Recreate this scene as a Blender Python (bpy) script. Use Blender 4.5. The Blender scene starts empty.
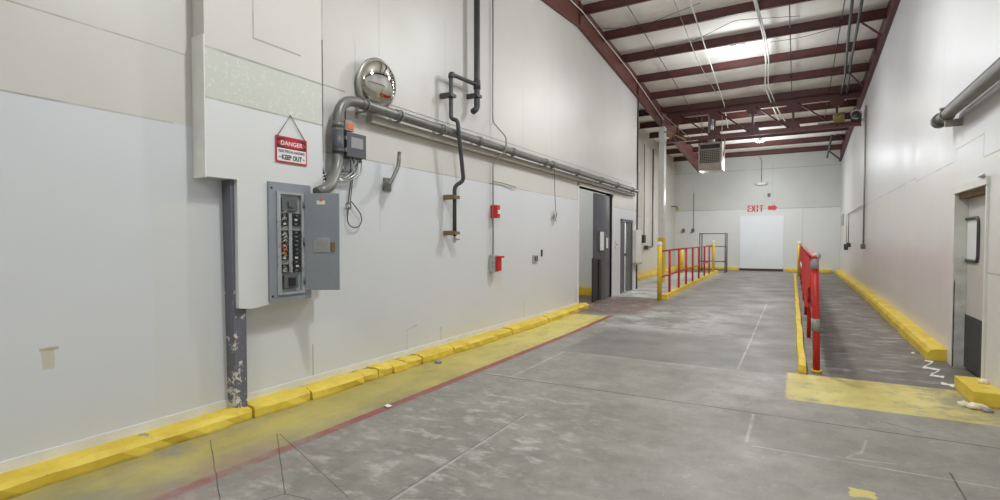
import bpy, bmesh, math, random
from mathutils import Vector, Matrix, noise
random.seed(7)
C = bpy.context.scene
COL = C.collection
PI = math.pi
# ------------------------------------------------------------------ camera
F = 524.0; YAW = math.atan(297/524); PITCH = 0.028; H = 1.45
PPY = 242 + F*math.tan(PITCH)
cam = bpy.data.cameras.new('camera'); camo = bpy.data.objects.new('camera', cam); COL.objects.link(camo)
cam.sensor_width = 36; cam.lens = F/1000*36; cam.shift_y = (PPY-250)/1000
cam.clip_start = .05; cam.clip_end = 200
camo.location = (0, 0, H); camo.rotation_euler = (PI/2-PITCH, 0, YAW)
C.camera = camo
RM = camo.rotation_euler.to_matrix()
CP = Vector((0, 0, H))
def ray(px, py):
    return RM @ Vector(((px-500)/F, -(py-PPY)/F, -1))
def onX(px, py, X):
    r = ray(px, py); return CP + r*(X/r.x)
def onY(px, py, Y):
    r = ray(px, py); return CP + r*(Y/r.y)
def onZ(px, py, z=0.0):
    r = ray(px, py); return CP + r*((z-H)/r.z)
# ------------------------------------------------------------------ place constants
XL = -4.03; XR = 1.59; XREC = -5.2; YB = 26.6; YN = -9.0
LEND = onX(638, 200, XL).y
def floor_z(y):
    if y < 8: return 0.0
    if y < 13.5: return .09*(y-8)/5.5
    return .09 + .05*(y-13.5)/13.1
def pb(y):                      # purlin underside
    return 6.13-.064*(y-12.0) if y > 10.3 else 6.24+.05*(max(y, 6)-10.3)*.9
def rafL(y):                    # underside of left rafter
    return 5.9-.079*(y-10.35) if y > 10.35 else 5.9+.085*(max(y, 6)-10.35)
def rafR(y):
    return 6.0-.07*(y-10.35) if y > 10.35 else 6.0+.08*(max(y, 6)-10.35)
# ------------------------------------------------------------------ node helper
class NT:
    def __init__(s, name):
        s.m = bpy.data.materials.new(name); s.m.use_nodes = True
        s.t = s.m.node_tree; s.t.nodes.clear()
        s.out = s.t.nodes.new('ShaderNodeOutputMaterial')
        s.b = s.t.nodes.new('ShaderNodeBsdfPrincipled')
        s.t.links.new(s.b.outputs[0], s.out.inputs[0])
        tc = s.t.nodes.new('ShaderNodeTexCoord'); s.co = tc.outputs['Object']
        s._sep = None
    def put(s, sock, v):
        if v is None: return
        if hasattr(v, 'is_output'): s.t.links.new(v, sock)
        else:
            if sock.type == 'RGBA' and len(v) == 3: v = (*v, 1)
            sock.default_value = v
    def xyz(s):
        if not s._sep:
            n = s.t.nodes.new('ShaderNodeSeparateXYZ'); s.put(n.inputs[0], s.co); s._sep = n.outputs
        return s._sep
    def math(s, op, a, b=None, c=None, clamp=False):
        n = s.t.nodes.new('ShaderNodeMath'); n.operation = op; n.use_clamp = clamp
        for i, v in enumerate((a, b, c)):
            if v is not None: s.put(n.inputs[i], v)
        return n.outputs[0]
    def noise(s, scale, detail=3, rough=.55, vec=None, stretch=None, color=False, dist=0):
        n = s.t.nodes.new('ShaderNodeTexNoise')
        n.inputs['Scale'].default_value = scale; n.inputs['Detail'].default_value = detail
        n.inputs['Roughness'].default_value = rough; n.inputs['Distortion'].default_value = dist
        v = vec or s.co
        if stretch:
            m = s.t.nodes.new('ShaderNodeMapping'); m.inputs['Scale'].default_value = stretch
            s.put(m.inputs[0], v); v = m.outputs[0]
        s.put(n.inputs['Vector'], v)
        return n.outputs['Color' if color else 0]
    def step(s, v, lo, hi, a=0.0, b=1.0):
        n = s.t.nodes.new('ShaderNodeMapRange'); n.clamp = True
        s.put(n.inputs[0], v)
        for i, x in enumerate((lo, hi, a, b)): s.put(n.inputs[i+1], x)
        return n.outputs[0]
    def mix(s, f, a, b, blend='MIX'):
        n = s.t.nodes.new('ShaderNodeMix'); n.data_type = 'RGBA'; n.blend_type = blend
        s.put(n.inputs[0], f); s.put(n.inputs[6], a); s.put(n.inputs[7], b)
        return n.outputs[2]
    def bump(s, h, strength=.2, dist=.01):
        n = s.t.nodes.new('ShaderNodeBump'); n.inputs['Strength'].default_value = strength
        n.inputs['Distance'].default_value = dist; s.put(n.inputs['Height'], h)
        s.put(s.b.inputs['Normal'], n.outputs[0])
    def seg(s, p, q, x0, y0, x1, y1, w=0.0):     # distance to a segment, minus half width
        dx, dy = x1-x0, y1-y0; L2 = dx*dx+dy*dy+1e-9
        if abs(dx) < 1e-6 or abs(dy) < 1e-6:
            if abs(dx) < 1e-6: u, uc, v, v0, v1 = p, x0, q, min(y0, y1), max(y0, y1)
            else: u, uc, v, v0, v1 = q, y0, p, min(x0, x1), max(x0, x1)
            a = s.math('ABSOLUTE', s.math('SUBTRACT', u, uc))
            b = s.math('SUBTRACT', s.math('ABSOLUTE', s.math('SUBTRACT', v, (v0+v1)/2)), (v1-v0)/2)
            d = s.math('MAXIMUM', a, b)
        else:
            px = s.math('SUBTRACT', p, x0); qy = s.math('SUBTRACT', q, y0)
            h = s.math('ADD', s.math('MULTIPLY', px, dx/L2), s.math('MULTIPLY', qy, dy/L2), clamp=True)
            ex = s.math('MULTIPLY_ADD', h, -dx, px); ey = s.math('MULTIPLY_ADD', h, -dy, qy)
            d = s.math('SQRT', s.math('ADD', s.math('MULTIPLY', ex, ex), s.math('MULTIPLY', ey, ey)))
        return s.math('SUBTRACT', d, w) if w else d
    def lines(s, p, q, segs, soft=.004):
        d = None
        for g in segs:
            k = s.seg(p, q, *g); d = k if d is None else s.math('MINIMUM', d, k)
        return s.step(d, 0, soft, 1, 0)
    def box(s, p, q, x0, x1, y0, y1):            # signed distance to a rectangle
        a = s.math('SUBTRACT', s.math('ABSOLUTE', s.math('SUBTRACT', p, (x0+x1)/2)), (x1-x0)/2)
        b = s.math('SUBTRACT', s.math('ABSOLUTE', s.math('SUBTRACT', q, (y0+y1)/2)), (y1-y0)/2)
        return s.math('MAXIMUM', a, b)
    def set(s, color=None, rough=None, metal=None, emis=None, es=None, spec=None):
        if color is not None: s.put(s.b.inputs['Base Color'], color)
        if rough is not None: s.put(s.b.inputs['Roughness'], rough)
        if metal is not None: s.put(s.b.inputs['Metallic'], metal)
        if spec is not None: s.put(s.b.inputs['Specular IOR Level'], spec)
        if emis is not None: s.put(s.b.inputs['Emission Color'], emis); s.b.inputs['Emission Strength'].default_value = es
        return s.m
def simple(name, col, rough=.5, metal=0.0, var=.12, scale=6.0, dirt=None, dirt_amt=.5, bump=0):
    n = NT(name)
    f = n.noise(scale, 4)
    c = n.mix(n.step(f, .3, .7), tuple(x*(1-var) for x in col), tuple(min(1, x*(1+var)) for x in col))
    if dirt:
        c = n.mix(n.step(n.noise(scale*2.3, 5, .7), .62-dirt_amt*.2, .66, 0, 1), c, dirt)
    if bump: n.bump(f, bump)
    return n.set(c, rough, metal)
M = {}
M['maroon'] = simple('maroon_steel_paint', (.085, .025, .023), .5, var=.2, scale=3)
M['maroon_lit'] = simple('maroon_steel_lit', (.135, .041, .033), .5, var=.15, scale=2)  # same maroon paint with light baked in, for left rafter and lower chord
M['grey_pipe'] = simple('grey_conduit', (.18, .178, .17), .4, .35, scale=5, dirt=(.16, .15, .13), dirt_amt=.4)
M['dark_pipe'] = simple('dark_grey_pipe', (.06, .06, .065), .45, .2)
M['galv'] = simple('galvanised_steel', (.45, .46, .46), .35, .8, scale=9)
M['thin'] = simple('thin_grey_tube', (.32, .31, .29), .45, .4)
M['black'] = simple('black_rubber', (.02, .02, .022), .6)
M['wire'] = simple('dark_wire', (.06, .055, .05), .5)
M['whitewire'] = simple('white_cable', (.6, .6, .57), .5)
M['steelblue'] = simple('grey_panel_paint', (.255, .275, .31), .4, scale=4, var=.06)
M['panelrim'] = simple('light_grey_panel', (.36, .38, .40), .4, scale=6, dirt=(.2, .19, .17), dirt_amt=.3)
M['red'] = simple('red_safety_paint', (.55, .022, .02), .4, scale=5, var=.12)
M['redrail'] = simple('worn_red_rail_paint', (.46, .045, .04), .45, scale=5, dirt=(.22, .10, .09), dirt_amt=.4)
M['yellow'] = simple('yellow_bollard_paint', (.70, .50, .04), .4, scale=4)
M['white'] = simple('white_plastic', (.75, .75, .72), .4, var=.04)
M['whitebox'] = simple('white_painted_box', (.66, .66, .63), .4, var=.05)
M['duct'] = simple('silver_tape', (.30, .30, .31), .5, .1, scale=20)
M['orange'] = simple('orange_plastic', (.75, .16, .04), .4)
M['tan'] = simple('tan_pipe_underside', (.36, .34, .29), .5, scale=3)  # tone of the thick pipe's lit lower half, put on a strip
M['wood'] = simple('brown_wood', (.19, .13, .07), .7)
M['brass'] = simple('brass', (.45, .34, .14), .35, .8)
M['purplegrey'] = simple('grey_vinyl', (.085, .088, .105), .45, scale=3)
M['glass_pale'] = simple('pale_window', (.72, .76, .76), .25, var=.04)
M['dkframe'] = simple('dark_grey_frame', (.12, .125, .13), .5)
M['doorleaf'] = simple('pale_grey_door', (.50, .49, .47), .45, scale=3, var=.05)
M['kick'] = simple('black_kick_plate', (.03, .035, .035), .5, scale=6, var=.3)
M['foam'] = simple('cream_foam', (.72, .66, .5), .8, scale=20, bump=.6)
M['paint_spill'] = simple('white_spilled_paint', (.8, .8, .78), .5, var=.05)
M['rubble'] = simple('grey_rubble', (.3, .29, .28), .8, scale=20, bump=.5)
M['beige_metal'] = simple('beige_heater_metal', (.33, .28, .24), .5, scale=3)
M['heater_side'] = simple('pale_heater_metal', (.5, .5, .5), .35, .3)
M['meter'] = simple('black_breaker', (.018, .018, .02), .4)
M['breakwhite'] = simple('pale_label', (.6, .6, .56), .5)
M['greenangle'] = simple('green_grey_angle', (.085, .10, .095), .5)
M['motor_yellow'] = simple('dirty_yellow_metal', (.24, .19, .06), .5, dirt=(.1, .08, .05))
M['txtblack'] = simple('black_lettering', (.02, .02, .02), .5)
M['signred'] = simple('sign_red', (.5, .015, .03), .4, var=.05)
M['signwhite'] = simple('sign_white', (.72, .72, .72), .4, var=.03)
M['exitred'] = simple('red_stencil_paint', (.62, .05, .075), .5, scale=14, var=.2)
def mk_mirror():
    n = NT('mirror_dome'); return n.set((.62, .60, .55), n.step(n.noise(8), .3, .7, .03, .12), 1.0)
M['mirror'] = mk_mirror()
def mk_lamp():
    n = NT('lamp_lens'); return n.set((1, 1, 1), .4, emis=(.95, .97, 1, 1), es=28)
M['lamp'] = mk_lamp()
# ---- curb yellow
def mk_curb():
    n = NT('chipped_yellow_curb_paint')
    f = n.noise(3, 5, .6); g = n.noise(18, 5, .7)
    c = n.mix(n.step(f, .35, .65), (.64, .46, .04), (.78, .60, .08))
    c = n.mix(n.step(g, .66, .70, 0, .7), c, (.33, .20, .03))
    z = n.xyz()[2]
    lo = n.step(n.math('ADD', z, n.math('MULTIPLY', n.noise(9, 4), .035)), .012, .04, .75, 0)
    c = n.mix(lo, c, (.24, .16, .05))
    bare = n.math('MULTIPLY', n.step(n.noise(5, 5, .65), .67, .71), n.step(z, .06, .1))
    c = n.mix(bare, c, (.30, .29, .27))
    n.bump(g, .5, .01)
    return n.set(c, .5)
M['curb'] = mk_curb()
# ---- walls
def wall_mat(name, axis, low, high, zs, segs, seed=0.0, gloss=.32, patches=(), lightsegs=(), seamcol=(.25, .235, .21)):
    n = NT(name); X = n.xyz(); p = X[axis]; q = X[2]
    big = n.noise(.45, 3); c1 = n.mix(n.step(big, .3, .7), tuple(v*.95 for v in low), tuple(min(1, v*1.03) for v in low))
    c2 = n.mix(n.step(n.noise(.7, 3), .3, .7), tuple(v*.95 for v in high), tuple(min(1, v*1.03) for v in high))
    c = n.mix(n.step(q, zs-.004, zs+.004), c1, c2)
    for (x0, x1, y0, y1, col, a) in patches:
        wob = n.math('MULTIPLY', n.math('SUBTRACT', n.noise(7, 3), .5), .05)
        c = n.mix(n.step(n.math('ADD', n.box(p, q, x0, x1, y0, y1), wob), 0, .008, a, 0), c, col)
    if name == 'boxed_panel_paint':
        sp = n.math('MULTIPLY', n.step(n.noise(38, 3, .7), .56, .62, 0, .5), n.step(n.box(p, q, 2.0, 3.6, 2.56, 2.9), 0, .01, 1, 0))
        c = n.mix(sp, c, (.74, .75, .72))
    if lightsegs: c = n.mix(n.math('MULTIPLY', n.lines(p, q, lightsegs, .008), .5), c, tuple(v*.72 for v in high))
    if segs:
        ln = n.lines(p, q, segs, .006)
        brk = n.step(n.noise(2.2, 4), .35, .55, .2, .75)
        c = n.mix(n.math('MULTIPLY', ln, brk), c, seamcol)
    # small scuffs
    if axis == 1 and gloss > .3: c = n.mix(n.step(n.noise(11, 6, .75), .78, .79, 0, .3), c, (.4, .38, .35))
    n.bump(n.noise(26, 4, .6), .06, .002)
    rg = n.step(n.noise(1.3, 3), .2, .8, gloss+.02, gloss+.14)
    return n.set(c, rg)
LOW = (.64, .66, .69); HIGH = (.60, .585, .555)
def LY(px, py): v = onX(px, py, XL); return v.y, v.z
def sg(a, b, f, w=.004):
    x0, y0 = f(*a); x1, y1 = f(*b); 
    if abs(x1-x0) < .09*abs(y1-y0): x1 = x0 = (x0+x1)/2
    if abs(y1-y0) < .05*abs(x1-x0): y1 = y0 = (y0+y1)/2
    return (x0, y0, x1, y1, w)
segsL = [(-6, 2.33, 2.2, 2.33, .0025), (3.4, 2.33, LEND, 2.33, .002), (-6, 2.86, 2.3, 2.86, .0025), (3.4, 2.98, 3.9, 2.98, .004),
         sg((322, 0), (322, 160), LY, .011), sg((313, 345), (313, 378), LY, .003),
         sg((407, 330), (407, 350), LY, .004), sg((441, 328), (441, 345), LY, .012), sg((576, 290), (576, 305), LY, .01),
         sg((524, 300), (524, 322), LY, .003), sg((492, 0), (493, 125), LY, .008),
         sg((355, 42), (355, 95), LY, .005), sg((407, 330), (417, 325), LY, .003)]
lightL = [sg((379, 0), (379, 55), LY), sg((445, 20), (445, 150), LY), sg((442, 165), (442, 245), LY), sg((523, 90), (523, 150), LY),
          sg((552, 60), (552, 150), LY), sg((603, 100), (603, 170), LY), sg((487, 175), (487, 260), LY), sg((380, 175), (380, 230), LY, .003)]
def pt(a, b, col, al=1.0):
    x0, y0 = LY(*a); x1, y1 = LY(*b); return (min(x0, x1), max(x0, x1), min(y0, y1), max(y0, y1), col, al)
patL = [pt((442, 342), (492, 318), (.66, .64, .60), .8), pt((491, 292), (502, 276), (.64, .64, .60), .8),
        pt((42, 370), (53, 349), (.56, .53, .43), .9), pt((40, 351), (58, 347), (.40, .35, .26), .8),
        (2.05, 2.46, .0, 1.75, (.62, .62, .60), .35)]
M['wall_left'] = wall_mat('left_wall_paint', 1, LOW, HIGH, 2.33, segsL, patches=patL, lightsegs=lightL)
def RY(px, py): v = onX(px, py, XR); return v.y, v.z
segsR = [sg((864, 205), (916, 180), RY, .004), sg((916, 180), (956, 163), RY, .004), sg((956, 148), (956, 163), RY, .004),
         sg((956, 148), (984, 136), RY, .004), sg((984, 134), (984, 156), RY, .006), sg((984, 156), (1000, 151), RY, .004),
         (17.3, 2.2, 17.3, 6, .015), sg((987, 272), (1000, 276), RY, .004)]
lightR = [sg((900, 60), (905, 190), RY), (8.6, .2, 8.6, 4, .003), (21, 0, 21, 5, .01)]
M['wall_right'] = wall_mat('right_wall_paint', 1, (.66, .655, .645), (.645, .65, .675), 2.33, segsR, lightsegs=lightR, gloss=.29)
M['wall_far'] = wall_mat('far_wall_paint', 0, (.70, .72, .72), (.58, .60, .585), 2.95, [(-5.2, 2.95, 1.7, 2.95, .008), (-5.2, 4.75, 1.7, 4.75, .008)],
                         lightsegs=[(-1, 2.95, -1, 5, .01), (.2, 0, .2, 2.9, .01)], gloss=.35)
M['wall_recess'] = wall_mat('recess_wall_paint', 1, (.62, .61, .57), (.57, .55, .50), 2.4, [(15.6, .2, 15.6, 5, .012), (14, 2.4, 20, 2.4, .006)],
                            lightsegs=[(16.8, 0, 16.8, 5, .02), (19, 0, 19, 5, .02)])
M['box_panel'] = wall_mat('boxed_panel_paint', 1, (.68, .69, .70), (.62, .605, .575), 2.92,
     [(2.2, 2.92, 3.5, 2.92, .005), (2.2, 2.54, 3.5, 2.54, .003), (onX(253, 20, XL+.15).y, onX(253, 38, XL+.15).z, onX(253, 20, XL+.15).y, 4.9, .003), (onX(253, 20, XL+.15).y, onX(253, 38, XL+.15).z, onX(300, 53, XL+.15).y, onX(253, 38, XL+.15).z, .004)],
     patches=[(2.28, 3.5, 2.54, 2.92, (.565, .58, .535), 1.0)])
M['room_wall'] = simple('side_room_wall', (.66, .68, .66), .45, var=.04, scale=1)
M['trim'] = simple('white_trim', (.72, .72, .69), .45, var=.08, scale=5)
def mk_column():
    n = NT('chipped_grey_column')
    z = n.xyz()[2]
    chip = n.noise(16, 5, .7)
    thr = n.step(z, .2, 1.6, .53, .74)
    m = n.math('GREATER_THAN', chip, thr)
    c = n.mix(m, (.135, .14, .175), (.62, .61, .58))
    r = n.math('GREATER_THAN', n.noise(9, 3, .6), .68)
    c = n.mix(n.math('MULTIPLY', r, n.step(z, 1.1, 1.0)), c, (.28, .07, .04))
    return n.set(c, .5)
M['column'] = mk_column()
def mk_deck():
    n = NT('white_roof_insulation')
    c = n.mix(n.step(n.noise(.8, 4), .3, .7), (.74, .72, .67), (.84, .82, .78))
    X = n.xyz()
    n.bump(n.noise(1.2, 3, .5, stretch=(1, 2.5, 1)), .6, .08)
    return n.set(c, .6)
M['deck'] = mk_deck()
# ---- floor
def mk_floor():
    n = NT('worn_concrete_floor'); X = n.xyz(); x, y = X[0], X[1]
    big = n.noise(.55, 5, .6); mid = n.noise(2.4, 6, .65); fine = n.noise(30, 4, .6)
    streak = n.noise(1.6, 5, .65, stretch=(3.2, .35, 1)); streak2 = n.noise(2.0, 4, .6, stretch=(.4, 3.0, 1))
    c = n.mix(n.step(big, .32, .68), (.178, .166, .147), (.27, .256, .233))
    c = n.mix(n.step(mid, .38, .66, 0, .55), c, (.36, .345, .315))
    c = n.mix(n.step(n.noise(7, 6, .75), .48, .64, 0, .4), c, (.15, .14, .125))
    c = n.mix(n.step(n.noise(13, 6, .8, stretch=(1, .6, 1)), .56, .66, 0, .4), c, (.42, .41, .385))
    c = n.mix(n.step(streak, .55, .75, 0, .2), c, (.20, .19, .175))
    c = n.mix(n.step(streak2, .60, .75, 0, .35), c, (.21, .20, .185))
    # middle ramp darker
    edge = n.math('MULTIPLY', n.math('SUBTRACT', n.noise(3, 4), .5), .25)
    midm = n.math('ADD', n.box(x, y, -2.7, .05, 6.45, 40), edge)
    c = n.mix(n.step(midm, 0, .06, .6, 0), c, n.mix(n.step(n.noise(1.1, 7, .65), .38, .64), (.145, .14, .131), (.235, .229, .217)))
    m2 = n.math('ADD', n.box(x, y, -2.7, -.55, 6.5, 11.0), n.math('MULTIPLY', edge, .2))
    c = n.mix(n.step(m2, 0, .04, .22, 0), c, (.13, .13, .125))
    # right lane darker, brownish
    lane = n.box(x, y, .06, 2.0, 6.6, 40)
    lanec = n.mix(n.step(n.noise(2.5, 6, .7), .4, .7), (.10, .087, .075), (.19, .172, .155))
    c = n.mix(n.step(lane, 0, .02, .82, 0), c, lanec)
    # white scrapes in lanes
    wh = n.math('MULTIPLY', n.step(n.noise(2.1, 7, .72, stretch=(1, 2.2, 1)), .52, .64), n.step(n.box(x, y, .1, 1.4, 6.9, 16), -.1, .2, .55, 0))
    c = n.mix(wh, c, (.5, .5, .49))
    wh2 = n.math('MULTIPLY', n.step(n.noise(1.5, 7, .7, stretch=(1, 2, 1)), .38, .52), n.step(n.box(x, y, -5.2, -2.75, 12.4, 24), -.3, .3, .9, 0))
    c = n.mix(wh2, c, (.66, .66, .65))
    wh3 = n.math('MULTIPLY', n.step(n.noise(1.3, 7, .72), .42, .58), n.step(n.box(x, y, -3.0, -1.2, 8.8, 11.4), -.2, .6, .75, 0))
    c = n.mix(wh3, c, (.50, .50, .48))
    # reddish-brown stained floor before the doorway
    rb = n.math('ADD', n.box(x, y, -5.2, -2.7, 10.1, 12.9), edge)
    c = n.mix(n.step(rb, -.1, .2, .85, 0), c, n.mix(n.step(n.noise(9, 6, .7), .5, .66), (.15, .085, .072), (.30, .28, .26)))
    # tyre swirls near
    sw = n.noise(3.0, 4, .5, stretch=(.7, 2.2, 1), dist=1.2)
    swm = n.math('MULTIPLY', n.step(n.math('ABSOLUTE', n.math('SUBTRACT', sw, .5)), .0, .03, 1, 0), n.step(n.box(x, y, -3.0, -1.4, 2.0, 4.8), -.3, .3, .35, 0))
    c = n.mix(swm, c, (.17, .145, .13))
    wm = n.math('MULTIPLY', n.step(n.noise(4.5, 5, .6, stretch=(1, 1.8, 1)), .52, .66), n.step(n.box(x, y, -3.0, -1.2, 1.2, 4.6), -.4, .4, .7, 0))
    c = n.mix(wm, c, (.47, .46, .435))
    # dark stain band beyond near joint
    st = n.math('MULTIPLY', n.step(n.noise(1.5, 5, .6), .4, .6), n.step(n.box(x, y, -1.6, 1.5, 4.0, 4.8), -.2, .25, .45, 0))
    c = n.mix(st, c, (.16, .135, .115))
    c = n.mix(n.step(fine, .35, .65, 0, .12), c, (.12, .11, .10))
    # yellow strip, left
    wn = n.noise(2.2, 6, .7); we = n.math('MULTIPLY', n.math('SUBTRACT', n.noise(12, 4), .5), .03)
    ys = n.math('ADD', n.box(x, y, -4.2, -3.15, -20, 9.75), we)
    wear = n.step(n.math('ADD', wn, n.step(y, 1.0, 3.4, .10, -.08)), .48, .70, .92, .25)
    xw = n.step(n.math('ADD', x, n.math('MULTIPLY', n.noise(1.7, 4), .5)), n.step(y, 1.0, 5.5, -3.45, -2.85), n.step(y, 1.0, 5.5, -2.95, -2.5), 1, .35)
    ym = n.math('MULTIPLY', n.math('MULTIPLY', n.step(ys, 0, .02, 1, 0), wear), xw)
    yc = n.mix(n.step(n.noise(1.2, 5), .35, .65), (.34, .29, .085), (.50, .42, .11))
    yc = n.mix(n.step(y, 4, 8), yc, (.66, .56, .15))
    yc = n.mix(n.step(n.noise(3.2, 6, .7, stretch=(1.6, .6, 1)), .5, .68, 0, .55), yc, (.27, .235, .10))
    c = n.mix(ym, c, yc)
    # red stripe
    rs = n.math('ADD', n.box(x, y, -3.15, -3.065, -20, 9.9), n.math('MULTIPLY', we, .8))
    rw = n.step(n.math('ADD', n.noise(3, 6, .7), n.step(y, 1.6, 3.4, .22, 0)), .50, .75, .9, .12)
    c = n.mix(n.math('MULTIPLY', n.step(rs, 0, .015, 1, 0), rw), c, (.27, .065, .055))
    rs2 = n.math('MULTIPLY', n.step(n.box(x, y, -3.35, -2.85, -20, 2.4), -.1, .12, .45, 0), n.step(n.noise(3.5, 5), .4, .6))
    c = n.mix(rs2, c, (.36, .21, .20))
    # yellow patch by the right ramp
    yp = n.math('ADD', n.box(x, y, -.06, 1.60, 5.5, 6.6), we)
    ypw = n.step(n.math('ADD', n.noise(2.8, 7, .7), n.step(x, .75, 1.35, 0, .13)), .54, .66, .92, .25)
    c = n.mix(n.math('MULTIPLY', n.step(yp, 0, .03, 1, 0), ypw), c, n.mix(n.step(mid, .4, .65), (.52, .43, .12), (.66, .56, .20)))
    v = onZ(864, 494); yk = n.math('ADD', n.box(x, y, v.x-.06, v.x+.05, v.y-.05, v.y+.05), n.math('MULTIPLY', we, 3))
    c = n.mix(n.step(yk, 0, .01, .8, 0), c, (.6, .5, .12))
    # joints
    wob = n.math('MULTIPLY', n.math('SUBTRACT', n.noise(5, 4), .5), .012)
    wx = n.math('ADD', x, wob); wy = n.math('ADD', y, wob)
    dark = [(-2.95, 4.9, 1.7, 4.9, .006), (-1.98, 1.0, -1.98, 3.9, .001)]
    P = lambda a, b, w: (*onZ(*a)[:2], *onZ(*b)[:2], w)
    dark += [P((277, 434), (285, 494), .0012), P((280, 434), (349, 498), .0012), P((210, 440), (220, 500), .0012), P((285, 494), (312, 500), .0012),
             P((950, 473), (966, 500), .004), P((880, 421), (919, 432), .003), P((285, 494), (262, 500), .0012)]
    dk = n.lines(wx, wy, dark, .0035)
    c = n.mix(n.math('MULTIPLY', dk, n.step(mid, .3, .5, .5, .95)), c, (.05, .043, .038))
    light = [(-2.95, 6.42, .0, 6.42, .008), (-2.66, 4.95, -2.66, 6.4, .014), (-.57, 6.5, -.57, 13, .006), (-.3, 4.15, -.3, 4.85, .006),
             (-1.96, 1.0, -1.96, 3.9, .006), (-2.95, 4.94, -2.2, 4.94, .01), (-2.95, 9.0, -.57, 9.0, .008),
             P((838, 457), (895, 464), .006), P((866, 440), (862, 452), .003), P((760, 310), (700, 306), .008), P((862, 452), (845, 458), .003),
             (-.25, 4.1, 1.2, 4.1, .003)]
    lt = n.lines(wx, wy, light, .01)
    c = n.mix(n.math('MULTIPLY', lt, n.step(n.noise(5, 5, .7), .36, .60, .05, .8)), c, (.42, .41, .39))
    n.bump(n.math('ADD', fine, n.math('MULTIPLY', mid, 2.0)), .18, .01)
    rg = n.step(n.noise(1.4, 5, .6), .3, .7, .38, .62)
    return n.set(c, rg, spec=.45)
M['floor'] = mk_floor()
# ------------------------------------------------------------------ mesh helpers
class MB:
    def __init__(s): s.bm = bmesh.new()
    def box(s, x0, x1, y0, y1, z0, z1, rot=None, bevel=0):
        t = bmesh.new(); bmesh.ops.create_cube(t, size=1)
        for v in t.verts:
            v.co = Vector(((x0+x1)/2+v.co.x*(x1-x0), (y0+y1)/2+v.co.y*(y1-y0), (z0+z1)/2+v.co.z*(z1-z0)))
        if bevel: bmesh.ops.bevel(t, geom=t.edges[:], offset=bevel, segments=2, affect='EDGES', profile=.5)
        if rot is not None: bmesh.ops.transform(t, matrix=rot, verts=t.verts)
        s.merge(t); return s
    def merge(s, t):
        me = bpy.data.meshes.new('tmp'); t.to_mesh(me); t.free(); s.bm.from_mesh(me); bpy.data.meshes.remove(me)
    def tube(s, pts, r, fillet=0, seg=12, closed=False):
        pts = [Vector(p) for p in pts]
        if fillet and len(pts) > 2:
            q = [pts[0]]
            for i in range(1, len(pts)-1):
                a, b, c = pts[i-1], pts[i], pts[i+1]
                d1 = (a-b); d2 = (c-b); f = min(fillet, d1.length*.49, d2.length*.49)
                p0 = b+d1.normalized()*f; p2 = b+d2.normalized()*f
                for k in range(7):
                    t = k/6; q.append(p0*(1-t)**2+b*2*t*(1-t)+p2*t*t)
            q.append(pts[-1]); pts = q
        rings = []; up = None
        n = len(pts)
        for i, p in enumerate(pts):
            if closed: d = (pts[(i+1) % n]-pts[i-1]).normalized()
            else: d = (pts[min(i+1, n-1)]-pts[max(i-1, 0)]).normalized()
            if up is None:
                up = Vector((0, 0, 1)) if abs(d.z) < .9 else Vector((1, 0, 0))
            a = d.cross(up).normalized(); up = a.cross(d).normalized()
            rr = r[i] if isinstance(r, (list, tuple)) else r
            rings.append([s.bm.verts.new(p+a*math.cos(2*PI*k/seg)*rr+up*math.sin(2*PI*k/seg)*rr) for k in range(seg)])
        m = n if closed else n-1
        for i in range(m):
            A, B = rings[i], rings[(i+1) % n]
            for k in range(seg):
                f = s.bm.faces.new((A[k], A[(k+1) % seg], B[(k+1) % seg], B[k])); f.smooth = True
        if not closed:
            s.bm.faces.new(rings[0][::-1]); s.bm.faces.new(rings[-1])
        return s
    def quad(s, *ps):
        s.bm.faces.new([s.bm.verts.new(p) for p in ps]); return s
    def prism(s, poly, d):          # poly: 3d points, extruded by vector d
        d = Vector(d); a = [s.bm.verts.new(p) for p in poly]; b = [s.bm.verts.new(Vector(p)+d) for p in poly]
        s.bm.faces.new(a[::-1]); s.bm.faces.new(b)
        for i in range(len(a)): s.bm.faces.new((a[i], a[(i+1) % len(a)], b[(i+1) % len(a)], b[i]))
        return s
    def lathe(s, prof, M4, seg=40):
        rings = []
        for r, z in prof:
            if r < 1e-6: rings.append([s.bm.verts.new(M4 @ Vector((0, 0, z)))])
            else: rings.append([s.bm.verts.new(M4 @ Vector((r*math.cos(2*PI*k/seg), r*math.sin(2*PI*k/seg), z))) for k in range(seg)])
        for A, B in zip(rings, rings[1:]):
            for k in range(seg):
                a, b = (A[k % len(A)], A[(k+1) % len(A)]), (B[k % len(B)], B[(k+1) % len(B)])
                vs = []
                for v in (a[0], a[1], b[1], b[0]):
                    if v not in vs: vs.append(v)
                if len(vs) > 2:
                    f = s.bm.faces.new(vs); f.smooth = True
        return s
def obj(name, mb, mat, parent=None):
    bm = mb.bm; bmesh.ops.recalc_face_normals(bm, faces=bm.faces[:])
    me = bpy.data.meshes.new(name); bm.to_mesh(me); bm.free()
    me.materials.append(M[mat] if isinstance(mat, str) else mat)
    o = bpy.data.objects.new(name, me); COL.objects.link(o)
    if parent:
        o.parent = parent; o.matrix_parent_inverse = Matrix.Translation(-parent.location) if parent.type == 'EMPTY' else Matrix()
    return o
def thing(name, loc, label, cat, group=None):
    o = bpy.data.objects.new(name, None); COL.objects.link(o); o.location = loc; o.empty_display_size = .1
    return tag(o, label, cat, group)
def tag(o, label, cat, group=None, kind=None):
    o['label'] = label; o['category'] = cat
    if group: o['group'] = group
    if kind: o['kind'] = kind
    return o
def struct(o, label=None, cat=None):
    o['kind'] = 'structure'
    if label: o['label'] = label
    if cat: o['category'] = cat
    return o
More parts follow.
